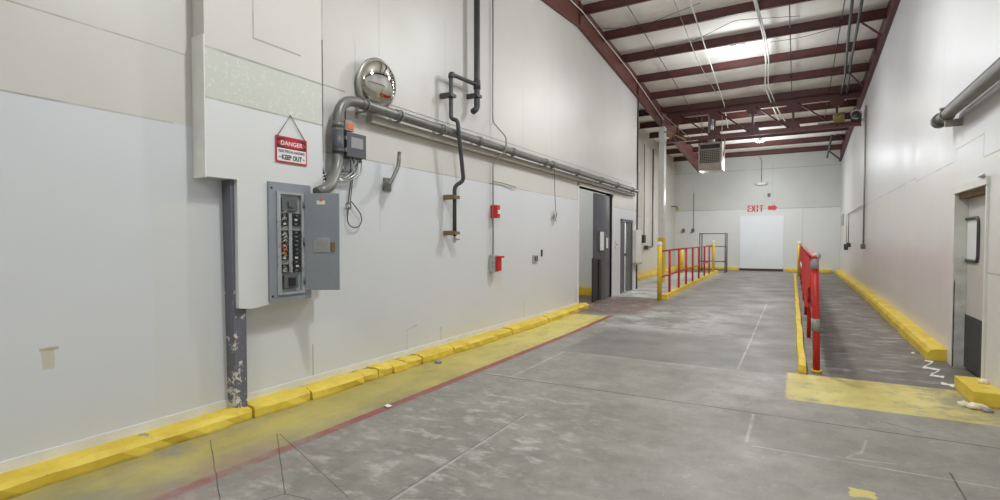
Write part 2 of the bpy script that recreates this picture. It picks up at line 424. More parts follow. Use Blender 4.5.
def text_mesh(mb, txt, origin, ux, uy, w, h, depth, bold=0.0):
    cu = bpy.data.curves.new('t', 'FONT'); cu.body = txt; cu.extrude = 0; cu.offset = bold; cu.resolution_u = 3
    o = bpy.data.objects.new('t', cu); COL.objects.link(o)
    bpy.context.view_layer.update()
    me = bpy.data.meshes.new_from_object(o.evaluated_get(bpy.context.evaluated_depsgraph_get()))
    bpy.data.objects.remove(o); bpy.data.curves.remove(cu)
    xs = [v.co.x for v in me.vertices]; ys = [v.co.y for v in me.vertices]
    x0, x1, y0, y1 = min(xs), max(xs), min(ys), max(ys)
    ux = Vector(ux); uy = Vector(uy); n = ux.cross(uy)
    for v in me.vertices:
        v.co = Vector(origin)+ux*((v.co.x-x0)/(x1-x0)*w)+uy*((v.co.y-y0)/(y1-y0)*h)+n*depth
    mb.bm.from_mesh(me); bpy.data.meshes.remove(me)
# ------------------------------------------------------------------ room shell
def floor_mesh():
    mb = MB(); ys = [YN, 0, 5, 8, 10.75, 13.5, 20, YB+.15]
    rows = [[mb.bm.verts.new((x, y, floor_z(y))) for x in (-8, XL, 0, XR, XR+1.6)] for y in ys]
    for a, b in zip(rows, rows[1:]):
        for i in range(4): mb.bm.faces.new((a[i], a[i+1], b[i+1], b[i]))
    return mb
struct(obj('floor', floor_mesh(), 'floor'), 'worn grey concrete floor with yellow and red painted strip', 'floor')
D1 = (onX(578.5, 200, XL).y, onX(612, 200, XL).y, onX(595, 190, XL).z)
D2 = (onX(620.5, 240, XL).y, onX(632, 240, XL).y, onX(626, 219.5, XL).z)
def wall_with_openings(x0, x1, ya, yb, ztop, opens):
    mb = MB(); y = ya
    for (a, b, h) in opens:
        mb.box(x0, x1, y, a, -.1, ztop); mb.box(x0, x1, a, b, h, ztop); y = b
    mb.box(x0, x1, y, yb, -.1, ztop); return mb
mbL = wall_with_openings(XL-.16, XL, YN, LEND, 5.0, [D1, D2])
# upper part follows the rafter
ys = [YN, 6.0, 10.35, LEND]
poly = [(XL-.16, YN, 5.0), (XL-.16, LEND, 5.0)] + [(XL-.16, y, rafL(y)+.12) for y in reversed(ys)]
mbL.prism(poly, (.16, 0, 0))
struct(obj('wall_left', mbL, 'wall_left'), 'white painted panel wall on the left', 'wall')
struct(obj('wall_recess', MB().box(XREC-.15, XREC, LEND-.2, YB, -.1, 6.4).box(XREC, XL, LEND-.16, LEND-.01, -.1, 5.6), 'wall_recess'))
D3a = onX(954.5, 300, XR).y; D3b = onX(985.5, 300, XR).y; D3h = onX(955, 192, XR).z
mbR = wall_with_openings(XR, XR+.3, YN, YB, 4.6, [(D3b, D3a, D3h)])
poly = [(XR, YN, 4.6), (XR, YB, 4.6)] + [(XR, y, rafR(y)+.12) for y in (YB, 10.35, 6.0, YN)]
mbR.prism(poly, (.3, 0, 0))
struct(obj('wall_right', mbR, 'wall_right'), 'white painted panel wall on the right', 'wall')
struct(obj('wall_far', MB().box(XREC-.1, XR+.1, YB, YB+.15, -.1, 5.75), 'wall_far'), 'far end wall of the corridor', 'wall')
struct(obj('wall_near', MB().box(XL-.1, XR+.1, YN-.15, YN, -.1, 6.6), 'wall_recess'))
dk = MB()
yy = [YN-.2, 6.0, 10.3]+[10.3+1.6*i for i in range(1, 10)]+[YB+.2]
for a, b in zip(yy, yy[1:]):
    dk.prism([(-8.0 if a > 14 else XL-.3, a, pb(a+.01)+.225), (XR+.3, a, pb(a+.01)+.225), (XR+.3, b, pb(b)+.225), (-8.0 if a > 14 else XL-.3, b, pb(b)+.225)], (0, 0, .1))
struct(obj('ceiling', dk, 'deck'), 'white insulated roof deck above the purlins', 'ceiling')
# side room behind doorway
sr = MB().box(-7.0, XL-.16, 12.86, 12.98, -.05, 3.4).box(-7.1, -7.0, 7, 14.7, -.05, 3.4).box(-7.1, XL-.16, 6.9, 7, -.05, 3.4).box(-7.1, XL-.16, LEND-.3, LEND-.17, -.05, 3.4)
struct(obj('wall_side_room', sr, 'room_wall'))
struct(obj('ceiling_side_room', MB().box(-7.1, XL-.16, 6.9, LEND-.17, 3.4, 3.5), 'room_wall'))
tag(obj('room_curb', MB().box(-6.9, XL-.3, 12.66, 12.858, .08, .30, bevel=.015), 'yellow'), 'yellow curb at the foot of the wall inside the left doorway', 'curb')
# room behind right door
struct(obj('wall_right_room', MB().box(XR+1.5, XR+1.6, 5.5, 9.5, -.05, 2.6).box(XR+.3, XR+1.6, 5.4, 5.5, -.05, 2.6).box(XR+.3, XR+1.6, 9.5, 9.6, -.05, 2.6).box(XR+.3, XR+1.6, 5.4, 9.6, 2.6, 2.7), 'room_wall'))
# baseboard strip left, door casings
bb = MB().box(XL, XL+.012, YN, D1[0]-.05, .10, .165)
struct(obj('baseboard_left', bb, 'trim'))
cs = MB()
for a in (D1[0]-.05, D1[1]): cs.box(XL-.17, XL+.015, a, a+.05, floor_z(a), D1[2]+.06)
cs.box(XL-.17, XL+.015, D1[0]-.05, D1[1]+.05, D1[2]-.0, D1[2]+.06)
struct(obj('trim_1', cs, 'trim'), 'pale casing around the wide left doorway', 'trim')
# ------------------------------------------------------------------ boxed-out panel, steel column, access lines
XP = XL+.15
by0 = onX(205, 100, XP).y; by1 = onX(322, 100, XP).y
zn = onX(205, 176, XP).z; zl = onX(255, 306, XP).z; ynotch = onX(238, 240, XP).y
bx = MB()
bx.prism([(XL+.002, by0, zn), (XL+.002, ynotch, zn), (XL+.002, ynotch, zl-.005), (XL+.002, ynotch+.12, zl-.02), (XL+.002, ynotch+.3, zl+.0), (XL+.002, by1, zl+.0), (XL+.002, by1, 5.4), (XL+.002, by0, 5.4)], (.148, 0, 0))
struct(obj('wall_boxed_panel', bx, 'box_panel'), 'white boxed-out panel carrying the electrical cabinet', 'wall')
zt = onX(198, 32, XP).z
struct(obj('trim_2', MB().box(XL+.002, XP+.008, by0-.012, by0-.001, zn-.01, zt, bevel=.003), 'trim'), 'white corner board with open upper end on the boxed panel', 'trim')
XC = XL+.11
ct0 = onX(221.5, 180, XL).y; cb0 = onX(228, 400, XL).y; cr = onX(247.5, 400, XC).y
cm = MB().prism([(XL+.001, cb0, .05), (XL+.001, cr, .05), (XL+.001, cr, zl+.05), (XL+.001, ynotch-.002, zl+.05), (XL+.001, ynotch-.002, zn-.001), (XL+.001, ct0, zn-.001)], (.108, 0, 0))
tag(obj('steel_column', cm, 'column'), 'grey steel column with chipped paint, set in the left wall under the boxed panel', 'column')
# ------------------------------------------------------------------ curbs
joints = [-20, 40, 131, 175, 200]
def floor_follow(o):
    for v in o.data.vertices: v.co.z += floor_z(v.co.y)
def curb(y0, y1, x0, x1, h, seed, flip=False):
    rnd = random.Random(seed); mb = MB(); n = max(2, int((y1-y0)/.12)); xa, xb = x0, x1
    rows = []
    for i in range(n+1):
        y = y0+(y1-y0)*i/n; e = lambda k, a=.010: a*noise.noise(Vector((y*4, seed*3.1+k, k)))*2
        inset = .014 if i in (0, n) else 0
        w = (xb-xa)
        pts = [(xa, 0), (xa, h-.004-inset), (xa+w*.55, h+e(1)-inset), (xa+w*.86+e(2), h-.012+e(3)-inset), (xb+e(4, .012)-inset, h*.62), (xb+e(5, .018)-inset*.5, 0)]
        if flip: pts = [(xa+xb-px, pz) for px, pz in pts]
        fz = floor_z(y)
        rows.append([mb.bm.verts.new((px, y, pz+fz-(.01 if k in (0, 5) else 0))) for k, (px, pz) in enumerate(pts)])
    for a, b in zip(rows, rows[1:]):
        for k in range(len(a)-1): mb.bm.faces.new((a[k], a[k+1], b[k+1], b[k]))
    mb.bm.faces.new(rows[0]); mb.bm.faces.new(rows[-1][::-1])
    return mb
jx = [(252, 400), (309, 388), (362, 372), (377, 367), (391, 363), (405, 359), (421, 355), (452, 346), (498, 333), (511, 329), (547, 318), (576, 309)]
jy = [YN] + [onX(a, b, XL+.15).y for a, b in jx] + [onX(585, 305, XL+.1).y]
names = ['long yellow curb block nearest the camera, left of the grey column', 'yellow curb block at the right of the grey column foot',
         'yellow curb block under the open cabinet door, third from the camera on the left', 'short yellow curb block, fourth on the left wall',
         'short yellow curb block, fifth on the left wall', 'short chipped yellow curb block, sixth on the left wall', 'yellow curb block with green scuffs, seventh on the left wall',
         'yellow curb block with rubble before it, eighth on the left wall', 'long yellow curb block below the pale wall patch, ninth on the left wall',
         'short yellow curb block, tenth on the left wall', 'yellow curb block, eleventh on the left wall', 'yellow curb block, last but one before the wide doorway', 'yellow curb end block sticking out at the wide doorway']
jj = list(zip(jy, jy[1:]))
for i, (a, b) in enumerate(jj):
    ext = .03 if i == len(jj)-1 else 0
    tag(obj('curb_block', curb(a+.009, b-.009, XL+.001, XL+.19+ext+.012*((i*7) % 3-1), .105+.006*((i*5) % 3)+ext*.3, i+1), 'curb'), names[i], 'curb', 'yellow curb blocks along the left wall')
# recess curb
for i, (a, b) in enumerate([(LEND+.02, 16.6), (16.62, 18.6), (18.62, 22.4), (22.42, YB-.02)]):
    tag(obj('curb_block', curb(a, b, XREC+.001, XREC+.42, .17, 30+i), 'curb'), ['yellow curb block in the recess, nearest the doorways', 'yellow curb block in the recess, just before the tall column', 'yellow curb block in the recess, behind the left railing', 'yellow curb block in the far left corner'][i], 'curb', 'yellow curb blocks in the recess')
# far wall curb
def xcurb(x0, x1, seed):
    mb = curb(x0, x1, 0, .2, .15, seed)
    for v in mb.bm.verts:
        x, y, z = v.co; z -= floor_z(y); v.co = Vector((y, YB-.002-x, z+floor_z(YB)))
    return mb
xa = onY(739, 262, YB).x; xb = onY(785, 262, YB).x
tag(obj('curb_block', xcurb(XREC+.45, xa, 50), 'curb'), 'yellow curb along the far wall behind the wire shelf', 'curb')
tag(obj('curb_block', xcurb(xb, XR-.3, 51), 'curb'), 'yellow curb along the far wall right of the white panel', 'curb')
# right curb
ya = onZ(933, 361).y
tag(obj('curb_block', curb(ya, YB-.25, XR-.19, XR-.001, .165, 60, True), 'curb'), 'long yellow curb at the foot of the right wall, ending at the door', 'curb')
yb0 = onZ(982, 407).y; yb1 = onZ(962, 389).y
kb = MB().box(XR-.215, XR-.001, yb0, yb1, -.005, .13, bevel=.006)
tag(obj('curb_block', kb, 'curb'), 'short thick yellow curb block in front of the right door', 'curb')
# ------------------------------------------------------------------ roof steel
def purlin(y):
    z = pb(y); mb = MB(); x0 = (XL+.04) if y < LEND else XREC+.05; x1 = XR-.04
    mb.box(x0, x1, y-.005, y+.005, z, z+.22)
    mb.box(x0, x1, y-.075, y, z, z+.008); mb.box(x0, x1, y-.075, y-.067, z, z+.02)
    mb.box(x0, x1, y, y+.075, z+.212, z+.22)
    return mb
PY = [6.0, 7.5, 9.1, 10.6, 11.95, 13.4, 14.95, 16.5, 18.1, 19.6, 21.1, 22.6, 24.1, 25.75]
ordn = ['fourteenth', 'thirteenth', 'twelfth', 'eleventh', 'tenth', 'ninth', 'eighth', 'seventh', 'sixth', 'fifth', 'fourth', 'third', 'second', 'first']
for i, y in enumerate(PY):
    tag(obj('roof_purlin', purlin(y), 'maroon'), 'dark red steel roof purlin, %s from the far wall' % ordn[i], 'purlin', 'steel purlins under the roof')
def rafter(X, fn, side, ya, yb, tag_):
    web = MB(); ys = [YN, 6.0, 10.35]+[10.35+(yb-10.35)*i/8 for i in range(1, 9)]
    poly = [(X, y, fn(y)) for y in ys]+[(X, y, pb(y)+.2) for y in reversed(ys)]
    # build as quads
    for a, b in zip(ys, ys[1:]):
        web.prism([(X-.008, a, fn(a)), (X-.008, b, fn(b)), (X-.008, b, pb(b)+.21), (X-.008, a, pb(a)+.21)], (.016, 0, 0))
        web.prism([(X-.05, a, fn(a)), (X+.05, a, fn(a)), (X+.05, b, fn(b)), (X-.05, b, fn(b))], (0, 0, .014))
    st = [MB().box(X-.045, X+.045, y, y+.014, fn(y)+.014, pb(y)+.2) for y in (10.35, 14.9, 17.9)]
    return web, st
r = thing('roof_rafter', (XL+.03, 10.35, rafL(10.35)), 'dark red tapered steel rafter along the top of the left wall', 'rafter')
w, s = rafter(XL+.03, rafL, 1, 3.0, YB-.9, 'l')
obj('beam', w, 'maroon_lit', r)
for q_ in s: obj('stiffener', q_, 'maroon', r)
r = thing('roof_rafter', (XR-.05, 10.35, rafR(10.35)), 'dark red steel rafter along the top of the right wall', 'rafter')
w, s = rafter(XR-.05, rafR, -1, 3.0, YB-.05, 'r')
obj('beam', w, 'maroon', r)
for q_ in s: obj('stiffener', q_, 'maroon', r)
# rafter conduit line (pale tube along left rafter)
cpts = [(XL+.1, y, pb(y)-.02 - (0 if y < 14 else .05*(y-14))) for y in (7.0, 10.35, 12, 14, 16, 18.0)]
tag(obj('conduit', MB().tube(cpts, .013, seg=8), 'whitewire'), 'thin pale conduit running along the left rafter', 'conduit')
# truss
TY = 18.1; tz0 = onY(780, 133, TY).z; tz1 = pb(TY)-.01; xl, xr = XL+.18, XR-.05
tr = thing('roof_truss', ((xl+xr)/2, TY, tz0), 'dark red steel truss spanning the corridor above the heater', 'truss')
obj('bottom_chord', MB().box(xl, xr, TY-.07, TY+.07, tz0, tz0+.014).box(xl, xr, TY-.006, TY+.006, tz0+.014, tz0+.14), 'maroon_lit', tr)
obj('top_chord', MB().box(xl, xr, TY-.07, TY+.07, tz1-.014, tz1).box(xl, xr, TY-.006, TY+.006, tz1-.17, tz1-.014), 'maroon', tr)
gx = [xl+.35, xl+1.5, xl+2.6, xl+3.7, xl+4.8]
for k, g in enumerate(gx):
    obj('web_vertical', MB().box(g-.03, g+.03, TY-.02, TY+.02, tz0+.01, tz1-.01), 'maroon', tr)
    obj('gusset_plate', MB().prism([(g-.2, TY-.015, tz0+.1), (g+.2, TY-.015, tz0+.1), (g+.13, TY-.015, tz0+.3), (g-.13, TY-.015, tz0+.3)], (0, .01, 0)), 'maroon', tr)
    obj('gusset_plate', MB().prism([(g-.2, TY-.015, tz1-.15), (g+.2, TY-.015, tz1-.15), (g+.13, TY-.015, tz1-.34), (g-.13, TY-.015, tz1-.34)], (0, .01, 0)), 'maroon', tr)
for a, b in zip(gx, gx[1:]):
    obj('web_diagonal', MB().tube([(a+.1, TY, tz1-.12), (b-.1, TY, tz0+.12)], .025, seg=6), 'maroon', tr)
# tall column with yellow foot under the rafter
ccol = thing('support_column', (XL+.02, TY-.1, floor_z(TY)), 'tall white column with yellow lower part under the left rafter end', 'column')
c0 = onY(658.2, 200, TY-.22).x; c1 = onY(663.8, 200, TY-.22).x; zc = floor_z(TY)-.02; zy = onY(660, 238, TY-.2).z
obj('post', MB().box(c0, c1, TY-.22, TY+.1, zy, rafL(TY)-.005, bevel=.01), 'whitebox', ccol)
obj('painted_foot', MB().box(c0-.006, c1+.006, TY-.226, TY+.106, zc, zy, bevel=.01), 'yellow', ccol)
# pier wall behind the column (plain face up to the rafter)
# roof sag rods and braces
k = 0
for xs in (-3.1, -.2, .75):
    for a, b in zip(PY[3:], PY[4:]):
        if b > 23: break
        k += 1
    mb = MB(); ysx = PY[3:11]
    for a, b in zip(ysx, ysx[1:]): mb.tube([(xs, a, pb(a)+.1), (xs, b, pb(b)+.1)], .012, seg=6)
    tag(obj('sag_rod', mb, 'dkframe'), ['dark rod line through the purlins nearest the left rafter', 'dark rod line through the middle of the purlins', 'dark rod line through the purlins nearest the right wall'][(-3.1, -.2, .75).index(xs)], 'rod')
def pz(px, py, dz=0): # point just below purlins plane
    r_ = ray(px, py); y = 12.0
    for _ in range(30):
        z = pb(y)+dz; t = (z-H)/r_.z; y = r_.y*t
    return CP+r_*t
def roofline(name, pts, r_, mat, label, cat, dz=-.03, fillet=.2, seg=8):
    P_ = [pz(a, b, dz) for a, b in pts]
    return tag(obj(name, MB().tube(P_, r_, fillet=fillet, seg=seg), mat), label, cat)
roofline('roof_cable', [(751, -12), (764, 38), (766, 62), (765, 86), (775, 112), (779, 120)], .020, 'whitewire', 'thick white flexible cable under the purlins, left strand', 'cable', fillet=.4)
roofline('roof_cable', [(753, -12), (766, 38), (769, 62), (768, 84), (778, 110), (785, 121)], .016, 'whitewire', 'white flexible cable under the purlins, right strand', 'cable', fillet=.4)
roofline('roof_conduit', [(688, -5), (708, 56), (724, 104), (728, 128)], .014, 'whitewire', 'slim pale conduit running under the purlins left of the lamp', 'conduit')
roofline('roof_conduit', [(672, -5), (698, 62), (718, 96)], .008, 'thin', 'hair-thin wire left of the slim roof conduit', 'conduit')
roofline('roof_wire', [(556, 31), (640, 27), (700, 3)], .006, 'wire', 'thin sagging wire across the roof near the ridge', 'wire')
roofline('roof_wire', [(640, 62), (700, 38), (735, 20), (800, 16)], .006, 'wire', 'thin wire crossing above the nearest lamp', 'wire')
roofline('roof_wire', [(770, 42), (800, 38), (842, 26)], .006, 'wire', 'thin wire between lamp and right wall', 'wire')
# green-grey angle struts at the right
for pts, lab in (([(853, -5), (848, 40), (845, 75), (838, 108)], 'grey green steel strut hanging along the right side of the roof, left one'),
                 ([(863, -5), (857, 30), (851, 60), (846, 100)], 'grey green steel strut along the right side of the roof, right one')):
    P_ = [pz(a, b, -.06) for a, b in pts]
    tag(obj('roof_strut', MB().tube(P_, .028, seg=4), 'greenangle'), lab, 'strut')
def brace(a, b, ya, yb, lab):
    A = onY(a[0], a[1], ya); B = onY(b[0], b[1], yb)
    tag(obj('knee_brace', MB().tube([A, B], .022, seg=4), 'maroon'), lab, 'brace')
brace((862, 23), (883, 36), 12.7, 12.7, 'dark red diagonal brace to the right rafter, nearest')
brace((848, 72), (862, 86), 16.0, 16.0, 'dark red diagonal brace to the right rafter, second')
kbz = thing('roof_bracket', onY(832, 145, 24), 'dark steel hanging bracket in the far right roof corner', 'bracket')
obj('hanger', MB().tube([onY(833, 130, 24), onY(827, 158, 24)], .035, seg=4), 'greenangle', kbz)
obj('brace', MB().tube([onY(829, 151, 24), onY(841, 160, 24)], .03, seg=4), 'maroon', kbz)
obj('brace', MB().tube([onY(833, 132, 24), onY(846, 139, 24)], .03, seg=4), 'maroon', kbz)
# yellow-brown machine on the truss, right end
mc = thing('winch', onY(838, 124, TY), 'small dirty yellow winch motor resting on the truss by the right wall', 'winch')
p0 = onY(838, 124, TY-.12); S = 14.9/524
obj('drum', MB().tube([p0+Vector((-.12, 0, .17)), p0+Vector((.16, 0, .17))], .15, seg=20), 'motor_yellow', mc)
obj('motor', MB().tube([p0+Vector((.3, 0, .17)), p0+Vector((.55, 0, .17))], .14, seg=16).tube([p0+Vector((.16, 0, .17)), p0+Vector((.3, 0, .17))], .06), 'dark_pipe', mc)
obj('mounting_board', MB().box(p0.x-.5, p0.x+.62, TY-.2, TY+.1, tz0+.145, tz0+.175), 'breakwhite', mc)
obj('cable_loop', MB().tube([p0+Vector((.42+.12*math.cos(t), -.12, .2+.12*math.sin(t))) for t in [i*.4 for i in range(14)]], .014, seg=6), 'whitewire', mc)
# ------------------------------------------------------------------ lamps
LAMPS = [(onY(738, 47, 13.95), 'round bright high-bay lamp hanging from the nearer purlins'), (onY(760, 141, 23.3), 'small bright high-bay lamp above the EXIT stencil')]
LX = -1.0
LAMPS += [(Vector((-1.1, 8.4, 6.0)), 'round high-bay lamp overhead near the roof ridge'), (Vector((-1.15, 3.2, 5.75)), 'round high-bay lamp above the camera'), (Vector((-1.15, -2.6, 5.5)), 'round high-bay lamp behind the camera')]
LPOW = [215, 260, 270, 210, 240]
for (p, lab), pw in zip(LAMPS, LPOW):
    t = thing('high_bay_lamp', p, lab, 'lamp', 'high-bay lamps under the roof')
    top = pb(p.y)+.1
    T = Matrix.Translation(p)
    obj('housing', MB().lathe([(0, .14), (.06, .14), (.08, .10), (.15, .05), (.17, .0), (.16, -.005)], T, 28), 'whitebox', t)
    obj('lens', MB().lathe([(.16, -.004), (.13, -.03), (.07, -.045), (0, -.05)], T, 28), 'lamp', t)
    obj('hanger_rod', MB().tube([p+Vector((0, 0, .13)), (p.x, p.y, top+.1)], .01, seg=6), 'thin', t)
    L = bpy.data.lights.new('lamp_light', 'SPOT'); L.energy = pw*1.6; L.shadow_soft_size = .12; L.color = (.985, 1, .945); L.spot_size = math.radians(165); L.spot_blend = 1.0
    G = bpy.data.lights.new('lamp_fill', 'POINT'); G.energy = pw*.50; G.shadow_soft_size = .25; G.color = (.94, .98, 1)  # fill light added in the air below the lamp, brightens the ceiling
    go = bpy.data.objects.new('lamp_fill', G); COL.objects.link(go); go.location = p+Vector((0, 0, -.95)); go.parent = t; go.matrix_parent_inverse = Matrix.Translation(-p)
    lo = bpy.data.objects.new('lamp_light', L); COL.objects.link(lo); lo.location = p+Vector((0, 0, -.22)); lo.parent = t; lo.matrix_parent_inverse = Matrix.Translation(-p)
def plight(loc, e, col=(1, .98, .95), size=.3):
    L = bpy.data.lights.new('room_or_fill_light', 'POINT'); L.energy = e; L.shadow_soft_size = size; L.color = col
    o = bpy.data.objects.new('room_or_fill_light', L); COL.objects.link(o); o.location = loc
plight((-5.6, 10.5, 3.0), 70, (1, .99, .95)); plight((-5.0, 13.9, 2.4), 110); plight((XR+.9, 7.2, 2.3), 10)
plight((-1.2, 18.6, 5.2), 60, size=.3)  # point light without a lamp body, under the roof by the truss
plight((-3.4, 21.0, 3.2), 60, size=.3)  # added fill light without a fixture, brightens the recess
# ------------------------------------------------------------------ left-wall equipment
XW = XP  # face of boxed panel
# electrical cabinet
e0 = onX(268.5, 181, XW+.02); e1 = onX(311.5, 300, XW+.02)
ey0, ey1 = e0.y, e1.y; ez1 = e0.z; ez0 = onX(268.5, 302.5, XW+.02).z
i0 = onX(276.5, 240, XW+.02).y; i1 = onX(304, 240, XW+.02).y
iz1 = onX(290, 192.5, XW+.02).z; iz0 = onX(290, 294, XW+.02).z
cab = thing('electrical_cabinet', (XW, (ey0+ey1)/2, ez0), 'grey electrical breaker cabinet with its door hanging open on the left wall', 'electrical panel')
tp = MB(); d0, d1 = XW+.001, XW+.02
tp.box(d0, d1, ey0, i0, ez0, ez1).box(d0, d1, i1, ey1, ez0, ez1).box(d0, d1, i0, i1, iz1, ez1).box(d0, d1, i0, i1, ez0, iz0)
obj('trim_plate', tp, 'steelblue', cab)
rim = MB(); q = .02
a0 = i0+.035; a1 = i1-.035; zc1 = iz1-.02; zc0 = iz0+.02
rim.box(XW+.004, XW+.035, i0, a0, iz0, iz1).box(XW+.004, XW+.035, a1, i1, iz0, iz1).box(XW+.004, XW+.035, a0, a1, iz1-.02, iz1).box(XW+.004, XW+.035, a0, a1, iz0, iz0+.02)
obj('inner_frame', rim, 'panelrim', cab)
obj('back_plate', MB().box(XW+.002, XW+.006, i0, i1, iz0, iz1), 'panelrim', cab)
mw = a1-a0; hh = iz1-iz0
obj('main_switch', MB().box(XW+.006, XW+.034, a0+.015, a1-.04, iz1-.16, iz1-.05, bevel=.003).box(XW+.034, XW+.05, a0+.07, a1-.09, iz1-.125, iz1-.085), 'dkframe', cab)
obj('lower_switch', MB().box(XW+.006, XW+.034, a0+.03, a1-.04, iz0+.05, iz0+.17, bevel=.003), 'dkframe', cab)
obj('switch_handle', MB().box(XW+.034, XW+.05, a0+.07, a1-.08, iz0+.07, iz0+.145, bevel=.003), 'meter', cab)
obj('centre_strip', MB().box(XW+.006, XW+.020, a0+mw*.42, a0+mw*.58, iz0+.19, iz1-.18), 'panelrim', cab)
nb = 14; zb0 = iz0+.19; zb1 = iz1-.18; hb = (zb1-zb0)/nb
rnd = random.Random(3)
for s_ in (0, 1):
    ya_, yb_ = (a0+.006, a0+mw*.40) if s_ == 0 else (a0+mw*.60, a1-.006)
    for j in range(nb):
        z0_ = zb0+j*hb
        if rnd.random() < .12: continue
        br = obj('breaker', MB().box(XW+.006, XW+.026, ya_, yb_, z0_+.002, z0_+hb-.003, bevel=.002), 'meter', cab)
        lm = 'orange' if (s_ == 0 and j in (4, 5, 6)) else ('breakwhite' if rnd.random() < .55 else 'dkframe')
        yc_ = ya_+.012+rnd.random()*.012
        lev = obj('lever', MB().box(XW+.026, XW+.034, yc_, yc_+.028, z0_+.008, z0_+hb-.012), lm, br)
wi = MB()
for j in range(16):
    z0_ = zb0+rnd.random()*(zb1-zb0); y_ = a0+rnd.random()*.03
    wi.tube([(XW+.03, y_, z0_), (XW+.045, y_+.02, z0_+.02), (XW+.03, y_+.05, z0_+rnd.uniform(-.03, .03))], .003, seg=5)
obj('wiring', wi, 'breakwhite', cab)
# screws
for zq in (ez0+.04, ez1-.06): obj('screw', MB().box(XW+.02, XW+.026, ey0+.02, ey0+.035, zq, zq+.015), 'meter', cab)
# open door: hinge at i1, facing the camera
hp = onX(305, 240, XW+.035); fwd = Vector((-math.sin(YAW), math.cos(YAW), 0)); rgt = Vector((math.cos(YAW), math.sin(YAW), 0))
dep = (hp-CP).dot(fwd)
dz1 = H+(242-193.5)/F*dep; dz0 = H-(290-242)/F*dep; dw = 34.5/F*dep
DM = Matrix.Translation(Vector((hp.x, hp.y, 0))) @ Matrix(((rgt.x, fwd.x, 0), (rgt.y, fwd.y, 0), (0, 0, 1))).to_4x4()
dr = obj('door', MB().box(0, dw, -.009, .009, dz0, dz1, rot=DM, bevel=.003), 'steelblue', cab)
obj('card_holder', MB().box(dw*.27, dw*.74, -.014, -.009, dz0+.34, dz0+.47, rot=DM), 'panelrim', dr)
obj('card', MB().box(dw*.31, dw*.70, -.016, -.0141, dz0+.355, dz0+.455, rot=DM), 'duct', dr)
obj('latch', MB().box(dw*.76, dw*.88, -.02, -.009, dz0+.35, dz0+.43, rot=DM, bevel=.004), 'wood', dr)
stk = obj('warning_sticker', MB().box(dw*.36, dw*.60, -.0115, -.0095, dz1-.10, dz1-.065, rot=DM), 'signwhite', dr)
obj('red_mark', MB().box(dw*.44, dw*.52, -.0125, -.0116, dz1-.075, dz1-.05, rot=DM), 'orange', stk)
for f_ in (.1, .5, .88):
    obj('hinge', MB().tube([Vector((hp.x, hp.y-.012, dz0+(dz1-dz0)*f_-.03)), Vector((hp.x, hp.y-.012, dz0+(dz1-dz0)*f_+.03))], .012, seg=8), 'dkframe', cab)
# DANGER sign
s00 = onX(276, 161, XW+.012); s10 = onX(307, 166.5, XW+.012); s01 = onX(275.5, 134.5, XW+.012)
sw = s10.y-s00.y; sz0 = (s00.z+s10.z)/2; sz1 = s01.z; sh = sz1-sz0; sy = s00.y; SX = XW+.012
sgn = thing('danger_sign', (XW, sy+sw/2, sz0), 'hanging red and white DANGER keep out sign on the boxed panel', 'sign')
obj('board', MB().box(SX-.004, SX, sy, sy+sw, sz0, sz1), 'signred', sgn)
obj('white_field', MB().box(SX, SX+.001, sy+.012, sy+sw-.012, sz0+.014, sz0+sh*.54), 'signwhite', sgn)
obj('black_field', MB().box(SX, SX+.001, sy+.012, sy+sw-.012, sz0+sh*.56, sz1-.016), 'txtblack', sgn)
ov = MB(); cyv, czv = sy+sw/2, sz0+sh*.745
ov.bm.faces.new([ov.bm.verts.new((SX+.002, cyv+math.cos(t*PI/16)*sw*.45, czv+math.sin(t*PI/16)*sh*.165)) for t in range(32)])
obj('red_oval', ov, 'signred', sgn)
tm = MB(); text_mesh(tm, 'DANGER', (SX, sy+sw*.15, sz0+sh*.665), (0, 1, 0), (0, 0, 1), sw*.7, sh*.165, .003, .02)
for (t_, yy_, zz_, w_, h_) in (): pass
obj('danger_lettering', tm, 'signwhite', sgn)
tm = MB(); text_mesh(tm, 'ELECTRICAL HAZARD', (SX, sy+sw*.08, sz0+sh*.39), (0, 1, 0), (0, 0, 1), sw*.84, sh*.10, .003, .02)
text_mesh(tm, 'KEEP OUT', (SX, sy+sw*.18, sz0+sh*.12), (0, 1, 0), (0, 0, 1), sw*.64, sh*.19, .003, .03)
tm.box(SX+.002, SX+.003, sy+sw*.08, sy+sw*.15, sz0+sh*.2, sz0+sh*.225).box(SX+.002, SX+.003, sy+sw*.85, sy+sw*.92, sz0+sh*.2, sz0+sh*.225)
obj('hazard_lettering', tm, 'txtblack', sgn)
nl = onX(290.5, 115.5, SX)
obj('chain', MB().tube([(SX-.002, sy+.015, sz1-.01), nl, (SX-.002, sy+sw-.015, sz1-.01)], .004, seg=6), 'dkframe', sgn)
obj('nail', MB().tube([(XW-.005, nl.y, nl.z), (XW+.02, nl.y, nl.z)], .005, seg=6), 'galv', sgn)
